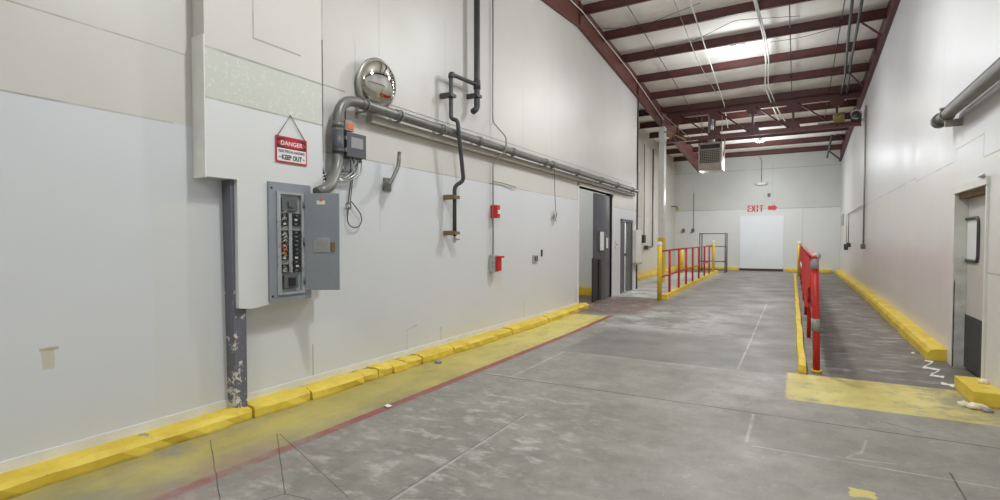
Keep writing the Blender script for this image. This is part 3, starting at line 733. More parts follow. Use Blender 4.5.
# convex mirror
mcn = onX(376, 85.5, XL+.06)
axis = Vector((1, .02, -.16)).normalized()
MQ = Matrix.Translation(mcn) @ axis.to_track_quat('Z', 'Y').to_matrix().to_4x4()
mr = thing('convex_mirror', mcn, 'round convex safety mirror mounted high on the left wall above the big pipe', 'mirror')
R0 = .27
prof = [(R0*math.sin(a), .0+.17*math.cos(a)) for a in [PI/2*i/16 for i in range(16, -1, -1)]]
prof[-1] = (0, .17)
obj('dome', MB().lathe(prof, MQ, 56), 'mirror', mr)
obj('rim', MB().lathe([(R0+.01, -.012), (R0+.012, .012), (R0-.004, .016)], MQ, 56).lathe([(0, -.012), (R0+.01, -.012)], MQ, 56), 'galv', mr)
obj('mount', MB().tube([mcn-axis*.012, (XL, mcn.y, mcn.z)], .03, seg=10).box(XL+.001, XL+.012, mcn.y-.06, mcn.y+.06, mcn.z-.05, mcn.z+.05), 'dark_pipe', mr)
# big grey pipe
XPi = XL+.14
pa = onX(637.5, 191.5, XPi); pbk = onX(361, 103, XPi)
zP = (pa.z+pbk.z)/2
yP = onX(338, 140, XPi).y
bot = onX(338, 168, XPi); el = onX(322, 190, XP+.08)
pp = thing('conduit_pipe', (XPi, yP, zP), 'thick grey conduit pipe rising from the cabinet and running along the left wall', 'pipe')
body = [(XP+.09, onX(317, 192, XP+.09).y, onX(317, 193, XP+.09).z), (XP+.09, onX(330, 186, XP+.09).y, onX(330, 187, XP+.09).z), (XPi, yP, bot.z+.02), (XPi, yP, zP), (XPi, pa.y, zP)]
obj('tube', MB().tube(body, .052, fillet=.26, seg=20), 'grey_pipe', pp)
def ring(p, d, r_, w_): 
    d = Vector(d).normalized(); p = Vector(p); return MB().tube([p-d*w_/2, p+d*w_/2], r_, seg=20)
for py_ in (125, 151, 169): obj('coupling', ring((XPi, yP, onX(338, py_, XPi).z), (0, 0, 1), .058, .05), 'dark_pipe' if py_ == 151 else 'grey_pipe', pp)
obj('dark_sleeve', ring((XPi, yP, onX(338, 145, XPi).z), (0, 0, 1), .0545, .28), 'purplegrey', pp)
for px_ in (363, 397, 440, 478, 512, 545, 552, 577, 601, 617, 632):
    y_ = onX(px_, 150, XPi).y
    obj('coupling', ring((XPi, y_, zP), (0, 1, 0), .058, .05), 'grey_pipe', pp)
    obj('pipe_bracket', MB().box(XL+.001, XPi, y_+.04, y_+.065, zP-.07, zP-.055).box(XL+.001, XL+.008, y_+.03, y_+.075, zP-.12, zP+.08).tube([(XPi+.062*math.cos(t), y_+.052, zP+.062*math.sin(t)) for t in [i*PI/6 for i in range(12)]], .006, seg=5, closed=True), 'thin', pp)
# tan strip added in place of the pipe's lit lower half
tag(obj('pipe_lit_band', MB().box(XL+.001, XL+.085, onX(366, 120, XL).y, pa.y, zP-.14, zP-.06), 'tan'), 'tan strip added under the thick pipe to show its lit lower half', 'strip')
tag(obj('guide_wire', MB().tube([onX(385, 103, XL+.05), onX(520, 147, XL+.05), onX(632, 184, XL+.05)], .005, seg=5), 'thin'), 'thin wire stretched above the thick pipe', 'wire')
# cross straps near the start (behind cabinet)
stp = MB()
for dz in (0, .05, .09): 
    stp.tube([onX(318, 186+dz*10, XL+.03)+Vector((0, 0, dz)), onX(330, 178, XL+.04)+Vector((0, 0, dz*.6)), onX(352, 175, XL+.05)+Vector((0, 0, dz*.4)), onX(362, 158, XL+.09)], .010, fillet=.05, seg=8)
tag(obj('flexible_conduit', stp, 'galv'), 'bundle of thin metal conduits curving from the junction box towards the cabinet', 'conduit')
# small orange box and junction box
XJ = XL+.17
jb0 = onX(347.5, 134, XJ); jb1 = onX(366, 158, XJ)
jb = thing('junction_box', (XL+.1, (jb0.y+jb1.y)/2, jb1.z), 'dark grey junction box with a worn pale lid beside the thick pipe', 'junction box')
zz1 = onX(357, 134, XJ).z; zz0 = onX(357, 157.5, XJ).z
obj('case', MB().box(XL+.001, XJ-.02, jb0.y, jb1.y, zz0, zz1, bevel=.008), 'dark_pipe', jb)
obj('lid', MB().box(XJ-.019, XJ, jb0.y-.006, jb1.y+.006, zz0-.004, zz1+.004, bevel=.006), 'purplegrey', jb)
obj('worn_patch', MB().box(XJ, XJ+.001, jb0.y+.05, jb1.y-.04, zz0+.09, zz1-.04), 'duct', jb)
for f_ in (.25, .75): obj('hinge', MB().box(XJ-.03, XJ-.005, jb0.y-.014, jb0.y-.004, zz0+(zz1-zz0)*f_-.02, zz0+(zz1-zz0)*f_+.02), 'galv', jb)
for q_, px_ in enumerate((350, 354, 358, 361)):
    y_ = onX(px_, 160, XL+.1).y
    obj('cable_gland', MB().tube([(XL+.1, y_, zz0+.005), (XL+.1, y_, zz0-.03)], .013, seg=8), 'galv', jb)
wb = MB()
for px_, dep_ in ((354, .08), (358, .11), (361.5, .13)):
    y_ = onX(px_, 160, XL+.1).y
    wb.tube([(XL+.1, y_, zz0-.02), (XL+.1, y_, zz0-.10-dep_*.3), (XL+.07, y_-dep_*.9, zz0-.17-dep_*.4), (XL+.05, yP+.05, zz0-.20-dep_*.4)], .009, fillet=.07, seg=8)
obj('metal_whip', wb, 'galv', jb)
ob = thing('indicator_box', (XL+.1, onX(351, 126, XL+.1).y, onX(351, 131, XL+.1).z), 'small box with an orange face above the junction box', 'box')
o0 = onX(345.5, 121, XL+.12); o1 = onX(354, 132, XL+.12)
obj('case', MB().box(XL+.001, XL+.12, o0.y, o1.y, o1.z, o0.z+.015, bevel=.004), 'duct', ob)
obj('orange_face', MB().box(XL+.12, XL+.125, o0.y+.02, o1.y-.008, o1.z+.02, o0.z-.01), 'orange', ob)
obj('stem', MB().tube([(XL+.08, (o0.y+o1.y)/2-.02, o0.z-.02), (XL+.08, (o0.y+o1.y)/2-.02, zP-.05)], .008, seg=6), 'wire', ob)
# hanging wires with coil
hw = MB()
A = onX(350.5, 158, XL+.08)
hw.tube([A, onX(351, 180, XL+.06), onX(348, 205, XL+.04)], .006, seg=6)
hw.tube([onX(355, 158, XL+.08), onX(352, 185, XL+.07), onX(350, 205, XL+.05)], .005, seg=6)
cc = onX(348.5, 206, XL+.05)
hw.tube([cc+Vector((0, .035*math.cos(t), .035*math.sin(t))) for t in [i*PI/6 for i in range(12)]], .006, seg=5, closed=True)
loop = [onX(a, b, XL+.045) for a, b in ((349, 206), (347, 216), (348, 224), (353, 228), (359, 227), (362, 221), (361, 214), (355, 206), (350, 200))]
sm = []
for i in range(len(loop)-1):
    for k_ in range(4): sm.append(loop[i].lerp(loop[i+1], k_/4))
for _ in range(3): sm = [sm[0]]+[(sm[i-1]+sm[i]*2+sm[i+1])/4 for i in range(1, len(sm)-1)]+[sm[-1]]
hw.tube(sm, .006, seg=6)
tag(obj('hanging_wire', hw, 'wire'), 'dark wire with a coiled loop hanging below the junction box', 'wire')
tag(obj('wall_wire', MB().tube([onX(321.5, 40, XL+.02), onX(322, 120, XL+.02), onX(321, 165, XL+.03), onX(326, 181, XL+.04)], .009, fillet=.1, seg=6), 'wire'), 'dark wire running down beside the boxed panel to the cabinet', 'wire')
# bent bracket
hk = thing('bent_bracket', onX(386, 186, XL+.05), 'grey bent rod bracket on the left wall beside the junction box', 'bracket')
XH = XL+.14
obj('rod', MB().tube([onX(387, 187, XH), onX(392, 180, XH), onX(398.5, 166, XH), onX(399.5, 152, XH)], .022, fillet=.06, seg=10), 'grey_pipe', hk)
obj('clamp', MB().tube([onX(386, 184, XL+.01), onX(387.5, 186, XH+.02)], .04, seg=8).box(XL+.001, XL+.02, onX(383, 184, XL).y, onX(390, 184, XL).y, onX(386, 191, XL).z, onX(386, 178, XL).z), 'grey_pipe', hk)
# black gas/water pipes
XB = XL+.13
bp = thing('black_pipe', onX(477, 60, XB), 'black pipe dropping from the roof with a branch jogging down across the thick pipe', 'pipe')
ty = onX(477, 60, XB).y; te = onX(476, 108, XB)
obj('riser', MB().tube([(XB, ty, 5.7), (XB, ty, te.z), (XB-.02, ty-.08, te.z-.06)], .042, fillet=.07, seg=14), 'dark_pipe', bp)
b1 = onX(477, 85, XB); b2 = onX(451, 74, XB)
by_ = b2.y; zz = b2.z
X2 = XL+.22
p3 = onX(451, 119, XB); p4 = onX(457.5, 122, X2); p5 = onX(464.5, 181, X2); p6 = onX(454.5, 186, XB); p7 = onX(453.5, 236, XB)
obj('branch', MB().tube([(XB, ty, b1.z), (XB, by_, zz), (XB, by_, p3.z), (X2, p4.y, p3.z-.02), (X2, p5.y-.02, p5.z), (XB, p6.y, p6.z), (XB, p6.y, p7.z)], .027, fillet=.06, seg=12), 'dark_pipe', bp)
obj('valve', MB().tube([(XB, p6.y, p7.z), (XB, p6.y, p7.z-.09)], .013, seg=8).box(XB-.02, XB+.02, p6.y-.02, p6.y+.02, p7.z-.07, p7.z-.03), 'galv', bp)
obj('valve_handle', MB().box(XB+.015, XB+.025, p6.y, p6.y+.09, p7.z-.05, p7.z-.035), 'brass', bp)
obj('elbow', MB().tube([(XB, by_, zz-.05), (XB, by_, zz+.0), (XB, by_+.05, zz+.0)], .036, fillet=.03, seg=12), 'dark_pipe', bp)
obj('tee', MB().tube([(XB, ty, b1.z-.06), (XB, ty, b1.z+.06)], .05, seg=14), 'dark_pipe', bp)
for y_, z_, m_ in ((by_, onX(451, 96, XB).z, 'dark_pipe'), (ty, onX(476, 96, XB).z, 'dark_pipe'), (p6.y, onX(452, 197, XB).z, 'wood'), (p6.y, onX(452, 233, XB).z, 'wood')):
    w_ = .075
    obj('pipe_clamp', MB().box(XL+.001, XB+.02, y_-w_, y_-.02, z_-.03, z_+.03).box(XB-.04, XB+.05, y_-.07, y_+.05, z_-.02, z_+.02), m_, bp)
# thin conduit with fire alarm boxes
cy = onX(493, 150, XL+.04).y
ct = thing('alarm_conduit', (XL+.04, cy, 1.5), 'thin grey conduit running down the left wall to the two red alarm boxes', 'conduit')
qz = lambda py_: onX(493, py_, XL+.04).z
obj('tube', MB().tube([(XL+.04, cy, qz(262)), (XL+.04, cy, qz(163)), (XPi+.07, cy+.10, qz(150)), (XPi+.07, cy+.10, qz(137)), (XL+.04, cy, qz(122)), (XL+.04, cy, 5.5)], .012, fillet=.05, seg=8), 'thin', ct)
obj('side_whip', MB().tube([(XL+.03, cy, qz(181)), (XL+.03, cy+.35, qz(181.0)), (XL+.04, cy+.75, qz(183))], .008, fillet=.1, seg=6), 'thin', ct)
a_ = thing('alarm_pull', (XL+.05, cy, qz(219)), 'small red fire alarm pull on the left wall conduit', 'fire alarm')
obj('case', MB().box(XL+.001, XL+.12, cy-.01, cy+.085, qz(218), qz(205), bevel=.01), 'red', a_)
obj('handle', MB().box(XL+.12, XL+.14, cy+.0, cy+.07, qz(214), qz(210)), 'signwhite', a_)
a_ = thing('alarm_box', (XL+.05, cy, qz(271)), 'larger red alarm box with a grey back box, below the small alarm pull', 'fire alarm')
obj('back_box', MB().box(XL+.001, XL+.09, cy-.06, cy+.09, qz(272), qz(255), bevel=.006), 'panelrim', a_)
obj('red_cover', MB().box(XL+.09, XL+.14, cy-.005, cy+.095, qz(271), qz(257), bevel=.01), 'red', a_)
obj('top_hood', MB().box(XL+.09, XL+.17, cy-.01, cy+.12, qz(258), qz(256)), 'red', a_)
# small outlets
p_ = onX(534.5, 258.5, XL)
o = thing('wall_outlet', p_, 'small outlet box on the left wall, left of the wide doorway', 'outlet')
obj('cover', MB().box(XL+.001, XL+.03, p_.y-.09, p_.y+.09, p_.z-.06, p_.z+.06, bevel=.004), 'panelrim', o)
obj('socket', MB().box(XL+.03, XL+.033, p_.y-.06, p_.y-.01, p_.z-.04, p_.z+.04).box(XL+.03, XL+.033, p_.y+.02, p_.y+.06, p_.z-.04, p_.z+.04), 'meter', o)
p_ = onX(541.5, 253, XL)
tag(obj('wall_slot', MB().box(XL+.001, XL+.012, p_.y-.03, p_.y+.03, p_.z-.06, p_.z+.06, bevel=.003), 'meter'), 'narrow black slot on the wall right above the small outlet box', 'slot')
# hanging coil right of alarm
p_ = onX(555, 216, XL+.05); pt_ = onX(554, 162, XL+.14)
hg = thing('pull_cord', p_, 'thin cord with a small coiled end hanging from the thick pipe before the doorway', 'cord')
obj('cord', MB().tube([pt_, (XL+.06, p_.y, p_.z+.1)], .006, seg=5), 'wire', hg)
ck = MB()
for r__ in (.07, .055, .04): ck.tube([p_+Vector((.0+.02*math.sin(3*t), r__*math.cos(t), r__*1.4*math.sin(t)-(.07-r__))) for t in [i*PI/7 for i in range(14)]], .008, seg=5, closed=True)
obj('coil', ck, 'galv', hg)
# ------------------------------------------------------------------ wide doorway leaf
LYA = onX(594.5, 240, XL-.03).y; LYB = D1[1]-.005
imp = thing('impact_door', (XL-.05, LYB, floor_z(LYB)), 'dark grey vinyl impact door leaf in the wide left doorway', 'door')
lf = MB(); ztop = D1[2]-.06; nseg = 10
def leafx(t): return XL-.04+.07*math.sin(t*PI)
zb_ = floor_z(LYA)+.06
for i in range(nseg):
    ta, tb = i/nseg, (i+1)/nseg
    A_ = (leafx(ta), LYA+(LYB-LYA)*ta); B_ = (leafx(tb), LYA+(LYB-LYA)*tb)
    lf.prism([(A_[0], A_[1], zb_), (B_[0], B_[1], zb_), (B_[0], B_[1], ztop-.02*ta), (A_[0], A_[1], ztop-.02*ta)], (-.03, 0, 0))
obj('leaf', lf, 'purplegrey', imp)
for (pxa, pxb, pya, pyb) in ((598.5, 602.5, 231, 251), (604.5, 606.8, 237, 249)):
    A_ = onX(pxa, pya, XL+.0); B_ = onX(pxb, pyb, XL+.0)
    wf = obj('door_window', MB().box(XL-.02, XL+.036, A_.y, B_.y, B_.z, A_.z), 'dkframe', imp)
    obj('pane', MB().box(XL+.036, XL+.04, A_.y+.02, B_.y-.02, B_.z+.02, A_.z-.02), 'glass_pale', wf)
A_ = onX(592.5, 258, XL+.02); B_ = onX(606, 300, XL+.02)
bm_ = MB()
for k_, (u0, u1) in enumerate(((0, .14), (.18, .40), (.44, .62), (.66, 1))):
    bm_.box(XL+.0, XL+.035-(.02 if k_ % 2 else 0), A_.y+(B_.y-A_.y)*u0, A_.y+(B_.y-A_.y)*u1, zb_-.03+(.12 if k_ == 3 else 0), A_.z-(.02*k_), bevel=.006)
obj('bumper_skirt', bm_, 'black', imp)
obj('hinge_bracket', MB().box(XL-.05, XL+.03, LYB-.10, LYB+.02, ztop-.02, ztop+.05), 'black', imp)
# second doorway: grey frame and two leaves with bright gaps
d2 = thing('grey_door', (XL-.05, D2[0], floor_z(D2[0])), 'narrow dark grey double door with bright gaps, right of the wide doorway', 'door')
fz2 = floor_z(D2[0])
fr = MB().box(XL-.17, XL+.02, D2[0], D2[0]+.07, fz2, D2[2]).box(XL-.17, XL+.02, D2[1]-.07, D2[1], fz2, D2[2]).box(XL-.17, XL+.02, D2[0], D2[1], D2[2]-.07, D2[2])
obj('door_frame', fr, 'dkframe', d2)
w2 = D2[1]-D2[0]
lf2 = obj('leaf', MB().box(XL-.03, XL-.005, D2[0]+.07, D2[0]+w2*.38, fz2+.02, D2[2]-.08), 'purplegrey', d2)
rf2 = obj('leaf', MB().box(XL-.03, XL-.005, D2[0]+w2*.54, D2[1]-.08, fz2+.02, D2[2]-.08), 'dkframe', d2)
obj('push_bar', MB().box(XL-.05, XL-.02, D2[0]+.1, D2[1]-.1, fz2+.98, fz2+1.05), 'dark_pipe', d2)
obj('threshold', MB().box(XL-.16, XL+.05, D2[0], D2[1], fz2-.01, fz2+.02), 'galv', d2)
# light switch
p_ = onX(616, 244.5, XL)
sw_ = thing('light_switch', p_, 'small white light switch between the two left doorways', 'switch')
obj('plate', MB().box(XL+.001, XL+.02, p_.y-.07, p_.y+.07, p_.z-.1, p_.z+.1, bevel=.004), 'whitebox', sw_)
obj('toggle', MB().box(XL+.02, XL+.03, p_.y-.015, p_.y+.015, p_.z-.02, p_.z+.02), 'meter', sw_)
# white box on wall end
A_ = onX(633, 230, XL+.02); B_ = onX(639.5, 262, XL+.02)
wb_ = thing('wall_box', (XL+.05, A_.y, B_.z), 'white metal box mounted at the end of the left wall past the grey door', 'box')
obj('case', MB().box(XL+.001, XL+.12, A_.y, LEND-.02, B_.z, A_.z, bevel=.01), 'white', wb_)
obj('drip_lip', MB().box(XL+.001, XL+.13, A_.y-.01, LEND-.01, B_.z-.05, B_.z), 'panelrim', wb_)
# pipes in the recess
rp = MB(); yq = onX(645.5, 200, XREC+.08)
q1 = onX(644, 235, XREC+.08); q2 = onX(652, 244, XREC+.08); q0 = onX(646, 247, XREC+.08)
tag(obj('recess_conduit', MB().tube([(XREC+.08, q1.y, 5.2), (XREC+.08, q1.y, q1.z)], .02, seg=8), 'thin'), 'thin vertical conduit in the recess ending at a dark box', 'conduit')
tag(obj('recess_box', MB().box(XREC+.001, XREC+.13, q1.y-.12, q1.y+.12, onX(644, 243, XREC+.08).z, onX(644, 235, XREC+.08).z, bevel=.01), 'dark_pipe'), 'small dark box under the thin recess conduit', 'box')
rpp = thing('recess_pipe', (XREC+.1, q2.y, q2.z), 'grey vertical pipe in the recess with a valve at its foot', 'pipe')
obj('tube', MB().tube([(XREC+.1, q2.y, 5.2), (XREC+.1, q2.y, q0.z), (XREC+.1, q0.y, q0.z)], .035, fillet=.06, seg=10), 'grey_pipe', rpp)
obj('valve', MB().box(XREC+.03, XREC+.16, q0.y-.08, q0.y+.06, q0.z-.09, q0.z+.06, bevel=.01), 'dark_pipe', rpp)
# grey stub at the pipe end
p_ = onX(637.5, 180, XL)
tag(obj('corner_flashing', MB().box(XL-.02, XL+.02, LEND-.08, LEND+.012, onX(638, 190, XL).z, onX(638, 172, XL).z), 'duct'), 'dented grey metal flashing at the wall end above the pipe', 'flashing')
# ------------------------------------------------------------------ heater
HY = 18.35
h0 = onY(698, 171, HY); h1 = onY(722, 141.5, HY)
ht = thing('unit_heater', ((h0.x+h1.x)/2, HY, h0.z), 'square beige unit heater with a louvred grille hanging below the truss', 'heater')
HM = Matrix.Translation((((h0.x+h1.x)/2), HY, 0)) @ Matrix.Rotation(math.radians(-2), 4, 'Z')
hwid = (h1.x-h0.x)/2; hz0, hz1 = h0.z, h1.z
obj('case', MB().box(-hwid, hwid, .04, .62, hz0, hz1, rot=HM, bevel=.01), 'heater_side', ht)
ff = MB(); b_ = .055
ff.box(-hwid, -hwid+b_, -.02, .04, hz0, hz1, rot=HM).box(hwid-b_, hwid, -.02, .04, hz0, hz1, rot=HM).box(-hwid, hwid, -.02, .04, hz1-b_, hz1, rot=HM).box(-hwid, hwid, -.02, .04, hz0, hz0+.06, rot=HM).box(-hwid, hwid, -.02, .04, hz1-.24, hz1-.20, rot=HM)
obj('front_frame', ff, 'beige_metal', ht)
obj('control_cover', MB().box(-hwid+b_, hwid-b_, -.01, .04, hz0+.06, hz0+.24, rot=HM), 'beige_metal', ht)
obj('cavity_shade', MB().box(-hwid+b_, hwid-b_, .035, .042, hz0+.2, hz1-.05, rot=HM), 'black', ht)  # black sheet standing in for the shade behind the grille
gz = MB(); z_ = hz0+.28
while z_ < hz1-.26:
    gz.box(-hwid+b_, hwid-b_, .0, .03, z_, z_+.014, rot=HM); z_ += .055
x_ = -hwid+b_+.04
while x_ < hwid-b_:
    gz.box(x_, x_+.012, .0, .03, hz0+.24, hz1-.24, rot=HM); x_ += .06
obj('grille', gz, 'beige_metal', ht)
obj('hanger_rod', MB().tube([HM @ Vector((-hwid+.05, .3, hz1)), HM @ Vector((-hwid+.05, .3, pb(HY)))], .01, seg=6), 'thin', ht)
obj('hanger_rod', MB().tube([HM @ Vector((hwid-.05, .3, hz1)), HM @ Vector((hwid-.05, .3, pb(HY)))], .01, seg=6), 'thin', ht)
fl0 = onY(711.5, 134, HY+.35); 
obj('flue', MB().tube([(fl0.x, HY+.35, hz1), (fl0.x, HY+.35, pb(HY)+.2)], .11, seg=20), 'galv', ht)
obj('flue_collar', MB().tube([(fl0.x, HY+.35, pb(HY)-.02), (fl0.x, HY+.35, pb(HY)+.10)], .16, seg=20), 'galv', ht)
obj('gas_tube', MB().tube([HM @ Vector((hwid+.03, .1, hz1-.45)), HM @ Vector((hwid+.08, .1, hz1-.1)), HM @ Vector((hwid+.06, .1, hz1+.1))], .016, fillet=.1, seg=8), 'motor_yellow', ht)
tag(obj('gas_hose', MB().tube([onY(664, 132, 16.9), onY(669, 132.5, 17), onY(677, 136, 17.2), onY(686, 140, 17.6)], .022, fillet=.3, seg=8), 'motor_yellow'), 'yellow gas hose from the column top towards the heater', 'hose')
tag(obj('slack_cable', MB().tube([onY(655, 112, 17), onY(668, 128, 17), onY(678, 144, 17.2), onY(690, 158, 17.3), onY(697, 160, 17.2)], .012, fillet=.5, seg=6), 'dkframe'), 'slack dark cable hanging between left rafter and heater', 'cable')
tag(obj('roof_cable', MB().tube([onY(661, 112, 17), onY(676, 126, 17.3), onY(690, 138, 17.8)], .010, fillet=.5, seg=6), 'thin'), 'grey cable crossing from the left rafter to the truss', 'cable')
# ------------------------------------------------------------------ far wall items
def T2(px, py, dy=0): return onY(px, py, YB-dy)
pn0 = T2(739.5, 269.5); pn1 = T2(784, 215.5)
struct(obj('door_1', MB().box(pn0.x, pn1.x, YB-.03, YB-.001, floor_z(YB)+.1, pn1.z), simple('bluish_white_panel', (.80, .84, .90), .4, var=.02, scale=1)), 'bluish white door panel under the EXIT stencil on the far wall', 'door')
struct(obj('trim_3', MB().box(pn0.x, pn1.x, YB-.12, YB-.001, floor_z(YB)-.01, floor_z(YB)+.1), simple('brown_threshold', (.07, .045, .04), .7)), 'dark brown threshold below the bluish white panel', 'threshold')
# EXIT
t0 = T2(747.5, 212, .004); t1 = T2(763.5, 205, .004)
mbx = MB(); letters = 'EXIT'; W = t1.x-t0.x; Hh = t1.z-t0.z
def stroke(x0, z0, x1, z1, w_):
    d = Vector((x1-x0, 0, z1-z0)).normalized(); nrm = Vector((-d.z, 0, d.x))*w_/2
    A = Vector((x0, YB-.006, z0)); B = Vector((x1, YB-.006, z1))
    mbx.prism([A-nrm, B-nrm, B+nrm, A+nrm], (0, .003, 0))
lw = W*.20; g_ = W*.067; x0 = t0.x; z0 = t0.z; sw2 = Hh*.19
stroke(x0+sw2/2, z0, x0+sw2/2, z0+Hh*.44, sw2); stroke(x0+sw2/2, z0+Hh*.56, x0+sw2/2, z0+Hh, sw2)
for zf in (.09, .5, .91): stroke(x0+sw2*1.25, z0+Hh*zf, x0+lw, z0+Hh*zf, sw2*.9)
x0 += lw+g_
stroke(x0, z0, x0+lw*1.1, z0+Hh, sw2); stroke(x0, z0+Hh, x0+lw*.45, z0+Hh*.58, sw2); stroke(x0+lw*.65, z0+Hh*.42, x0+lw*1.1, z0, sw2)
x0 += lw*1.1+g_
stroke(x0+lw*.35, z0, x0+lw*.35, z0+Hh*.44, sw2*1.1); stroke(x0+lw*.35, z0+Hh*.56, x0+lw*.35, z0+Hh, sw2*1.1)
x0 += lw*.7+g_
stroke(x0, z0+Hh*.9, x0+lw*1.1, z0+Hh*.9, sw2); stroke(x0+lw*.55, z0, x0+lw*.55, z0+Hh*.72, sw2*1.1)
tag(obj('exit_lettering', mbx, 'exitred'), 'red stencilled EXIT lettering on the far wall', 'lettering')
a0_ = T2(768, 211.3, .004); a1_ = T2(777.5, 204.2, .004); am = (a0_.z+a1_.z)/2; ah = a1_.z-a0_.z; xs_ = a0_.x+(a1_.x-a0_.x)*.62
ar = MB().prism([(a0_.x, YB-.006, am-ah*.3), (xs_, YB-.006, am-ah*.3), (xs_, YB-.006, am-ah*.5), (a1_.x, YB-.006, am), (xs_, YB-.006, am+ah*.5), (xs_, YB-.006, am+ah*.3), (a0_.x, YB-.006, am+ah*.3)], (0, .003, 0))
tag(obj('exit_arrow', ar, 'exitred'), 'red painted arrow pointing right beside EXIT on the far wall', 'arrow')
p_ = T2(761.5, 184); q_ = T2(761.5, 160)
eb = thing('emergency_light', (p_.x, YB-.1, p_.z), 'small white emergency light box high on the far wall', 'light')
obj('box', MB().box(p_.x-.16, p_.x+.16, YB-.14, YB-.001, p_.z-.05, p_.z+.06, bevel=.01), 'white', eb)
obj('lamp_head', MB().tube([(p_.x-.25, YB-.1, p_.z), (p_.x-.17, YB-.1, p_.z+.02)], .05, seg=10).tube([(p_.x+.17, YB-.1, p_.z+.02), (p_.x+.25, YB-.1, p_.z)], .05, seg=10), 'white', eb)
obj('conduit', MB().tube([(p_.x, YB-.03, p_.z+.05), (p_.x, YB-.03, q_.z), (p_.x-.1, YB-.03, q_.z+.15)], .018, fillet=.1, seg=6), 'thin', eb)
p_ = T2(769, 195)
tag(obj('wall_sensor', MB().box(p_.x-.06, p_.x+.06, YB-.06, YB-.001, p_.z-.07, p_.z+.07, bevel=.01), 'dkframe'), 'small dark sensor on the far wall above EXIT', 'sensor')
for px_, up_, lab in ((683.5, 0, 'small dark outlet in the far left corner, left one'), (693, 1, 'small dark outlet with a conduit on the far wall left of the shelf')):
    p_ = T2(px_, 230.5)
    o = thing('far_outlet', (p_.x, YB-.05, p_.z), lab, 'outlet')
    obj('box', MB().box(p_.x-.06, p_.x+.06, YB-.08, YB-.001, p_.z-.08, p_.z+.08, bevel=.01), 'dkframe', o)
    obj('cord', MB().tube([(p_.x-.04, YB-.05, p_.z-.07), (p_.x-.10, YB-.04, p_.z-.13)], .014, seg=6), 'dkframe', o)
    if up_: obj('conduit', MB().tube([(p_.x+.03, YB-.03, p_.z+.06), (p_.x+.03, YB-.03, p_.z+1.8)], .014, seg=6), 'thin', o)
# lamp at column far corner
p_ = onX(675.5, 207, XREC+.1)
p_ = onY(676, 208, 25.6)
wl = thing('wall_lamp', p_, 'small black and amber lamp on the wall in the far left corner', 'lamp')
obj('bracket', MB().box(p_.x-.25, p_.x+.05, 25.55, 25.62, p_.z+.05, p_.z+.10), 'dkframe', wl)
obj('amber_lens', MB().tube([p_+Vector((.02, 0, .05)), p_+Vector((.1, 0, -.1))], .07, seg=12), 'brass', wl)
# wire shelf
SY = 24.2; fzS = floor_z(SY)
sx0 = onY(699.7, 250, SY).x; sx1 = onY(725.3, 250, SY).x; szt = onY(712, 233, SY).z
sh_ = thing('wire_shelf', ((sx0+sx1)/2, SY+.2, fzS), 'tall open black wire shelving unit against the far wall', 'shelf')
for xx in (sx0, sx1):
    for yy2 in (SY, SY+.6):
        obj('post', MB().tube([(xx, yy2, fzS), (xx, yy2, szt)], .026, seg=8), 'dkframe', sh_)
for f_ in (.985, .66, .28, .07):
    z_ = fzS+(szt-fzS)*f_; mb = MB()
    mb.tube([(sx0, SY, z_), (sx1, SY, z_)], .022, seg=6).tube([(sx0, SY+.6, z_), (sx1, SY+.6, z_)], .014, seg=6).tube([(sx0, SY, z_), (sx0, SY+.6, z_)], .014, seg=6).tube([(sx1, SY, z_), (sx1, SY+.6, z_)], .014, seg=6)
    for k_ in range(1, 9): mb.tube([(sx0, SY+.067*k_, z_), (sx1, SY+.067*k_, z_)], .004, seg=4)
    obj('wire_rack', mb, 'dkframe', sh_)
# ------------------------------------------------------------------ railings and bollards
def bollard(px, ptop, pbot, r_, label, y=None):
    p = onZ(px, pbot, 0.0)
    for _ in range(10): p = onZ(px, pbot, floor_z(p.y))
    d = (p-CP).dot(fwd); zt_ = H+(242-ptop)/F*d
    b = thing('bollard', (p.x, p.y, floor_z(p.y)), label, 'bollard', 'yellow bollards')
    obj('post', MB().tube([(p.x, p.y, floor_z(p.y)-.01), (p.x, p.y, zt_-.04)], r_, seg=20), 'yellow', b)
    obj('cap', MB().lathe([(r_*1.12, -.05), (r_*1.12, -.01), (r_*.8, .02), (0, .035)], Matrix.Translation((p.x, p.y, zt_)), 20), 'white', b)
    return p, zt_
pA, zA = bollard(659.3, 243, 301, .05, 'yellow bollard with white cap at the near end of the left railing')
pB, zB = bollard(713, 241.5, 274.5, .055, 'yellow bollard with white cap at the far end of the left railing')
pC, zC = bollard(798.8, 242.5, 276, .06, 'yellow bollard with white cap at the far end of the right railing')
p = onZ(681, 273, .2); 
b = tag(obj('bollard', MB().tube([(p.x, p.y, .2), (p.x, p.y, H+(242-250)/F*(p-CP).dot(fwd))], .09, seg=16), 'yellow'), 'plain yellow bollard standing behind the left railing', 'bollard')
def railing(P0, P1, zr0, zr1, posts, label, name='railing', base=None, mid=.48, rr=.024, pr=.03):
    t = thing(name, (P0.x, P0.y, floor_z(P0.y)), label, 'railing')
    A = Vector((P0.x, P0.y, zr0)); B = Vector((P1.x, P1.y, zr1))
    obj('top_rail', MB().tube([A, B], rr, seg=10), 'redrail', t)
    f = mid
    A2 = Vector((P0.x, P0.y, floor_z(P0.y)+(zr0-floor_z(P0.y))*f)); B2 = Vector((P1.x, P1.y, floor_z(P1.y)+(zr1-floor_z(P1.y))*f))
    obj('mid_rail', MB().tube([A2, B2], rr*.9, seg=10), 'redrail', t)
    for s_ in posts:
        Q = A.lerp(B, s_)
        obj('post', MB().tube([(Q.x, Q.y, floor_z(Q.y)), (Q.x, Q.y, Q.z)], pr, seg=10), 'red', t)
    return t
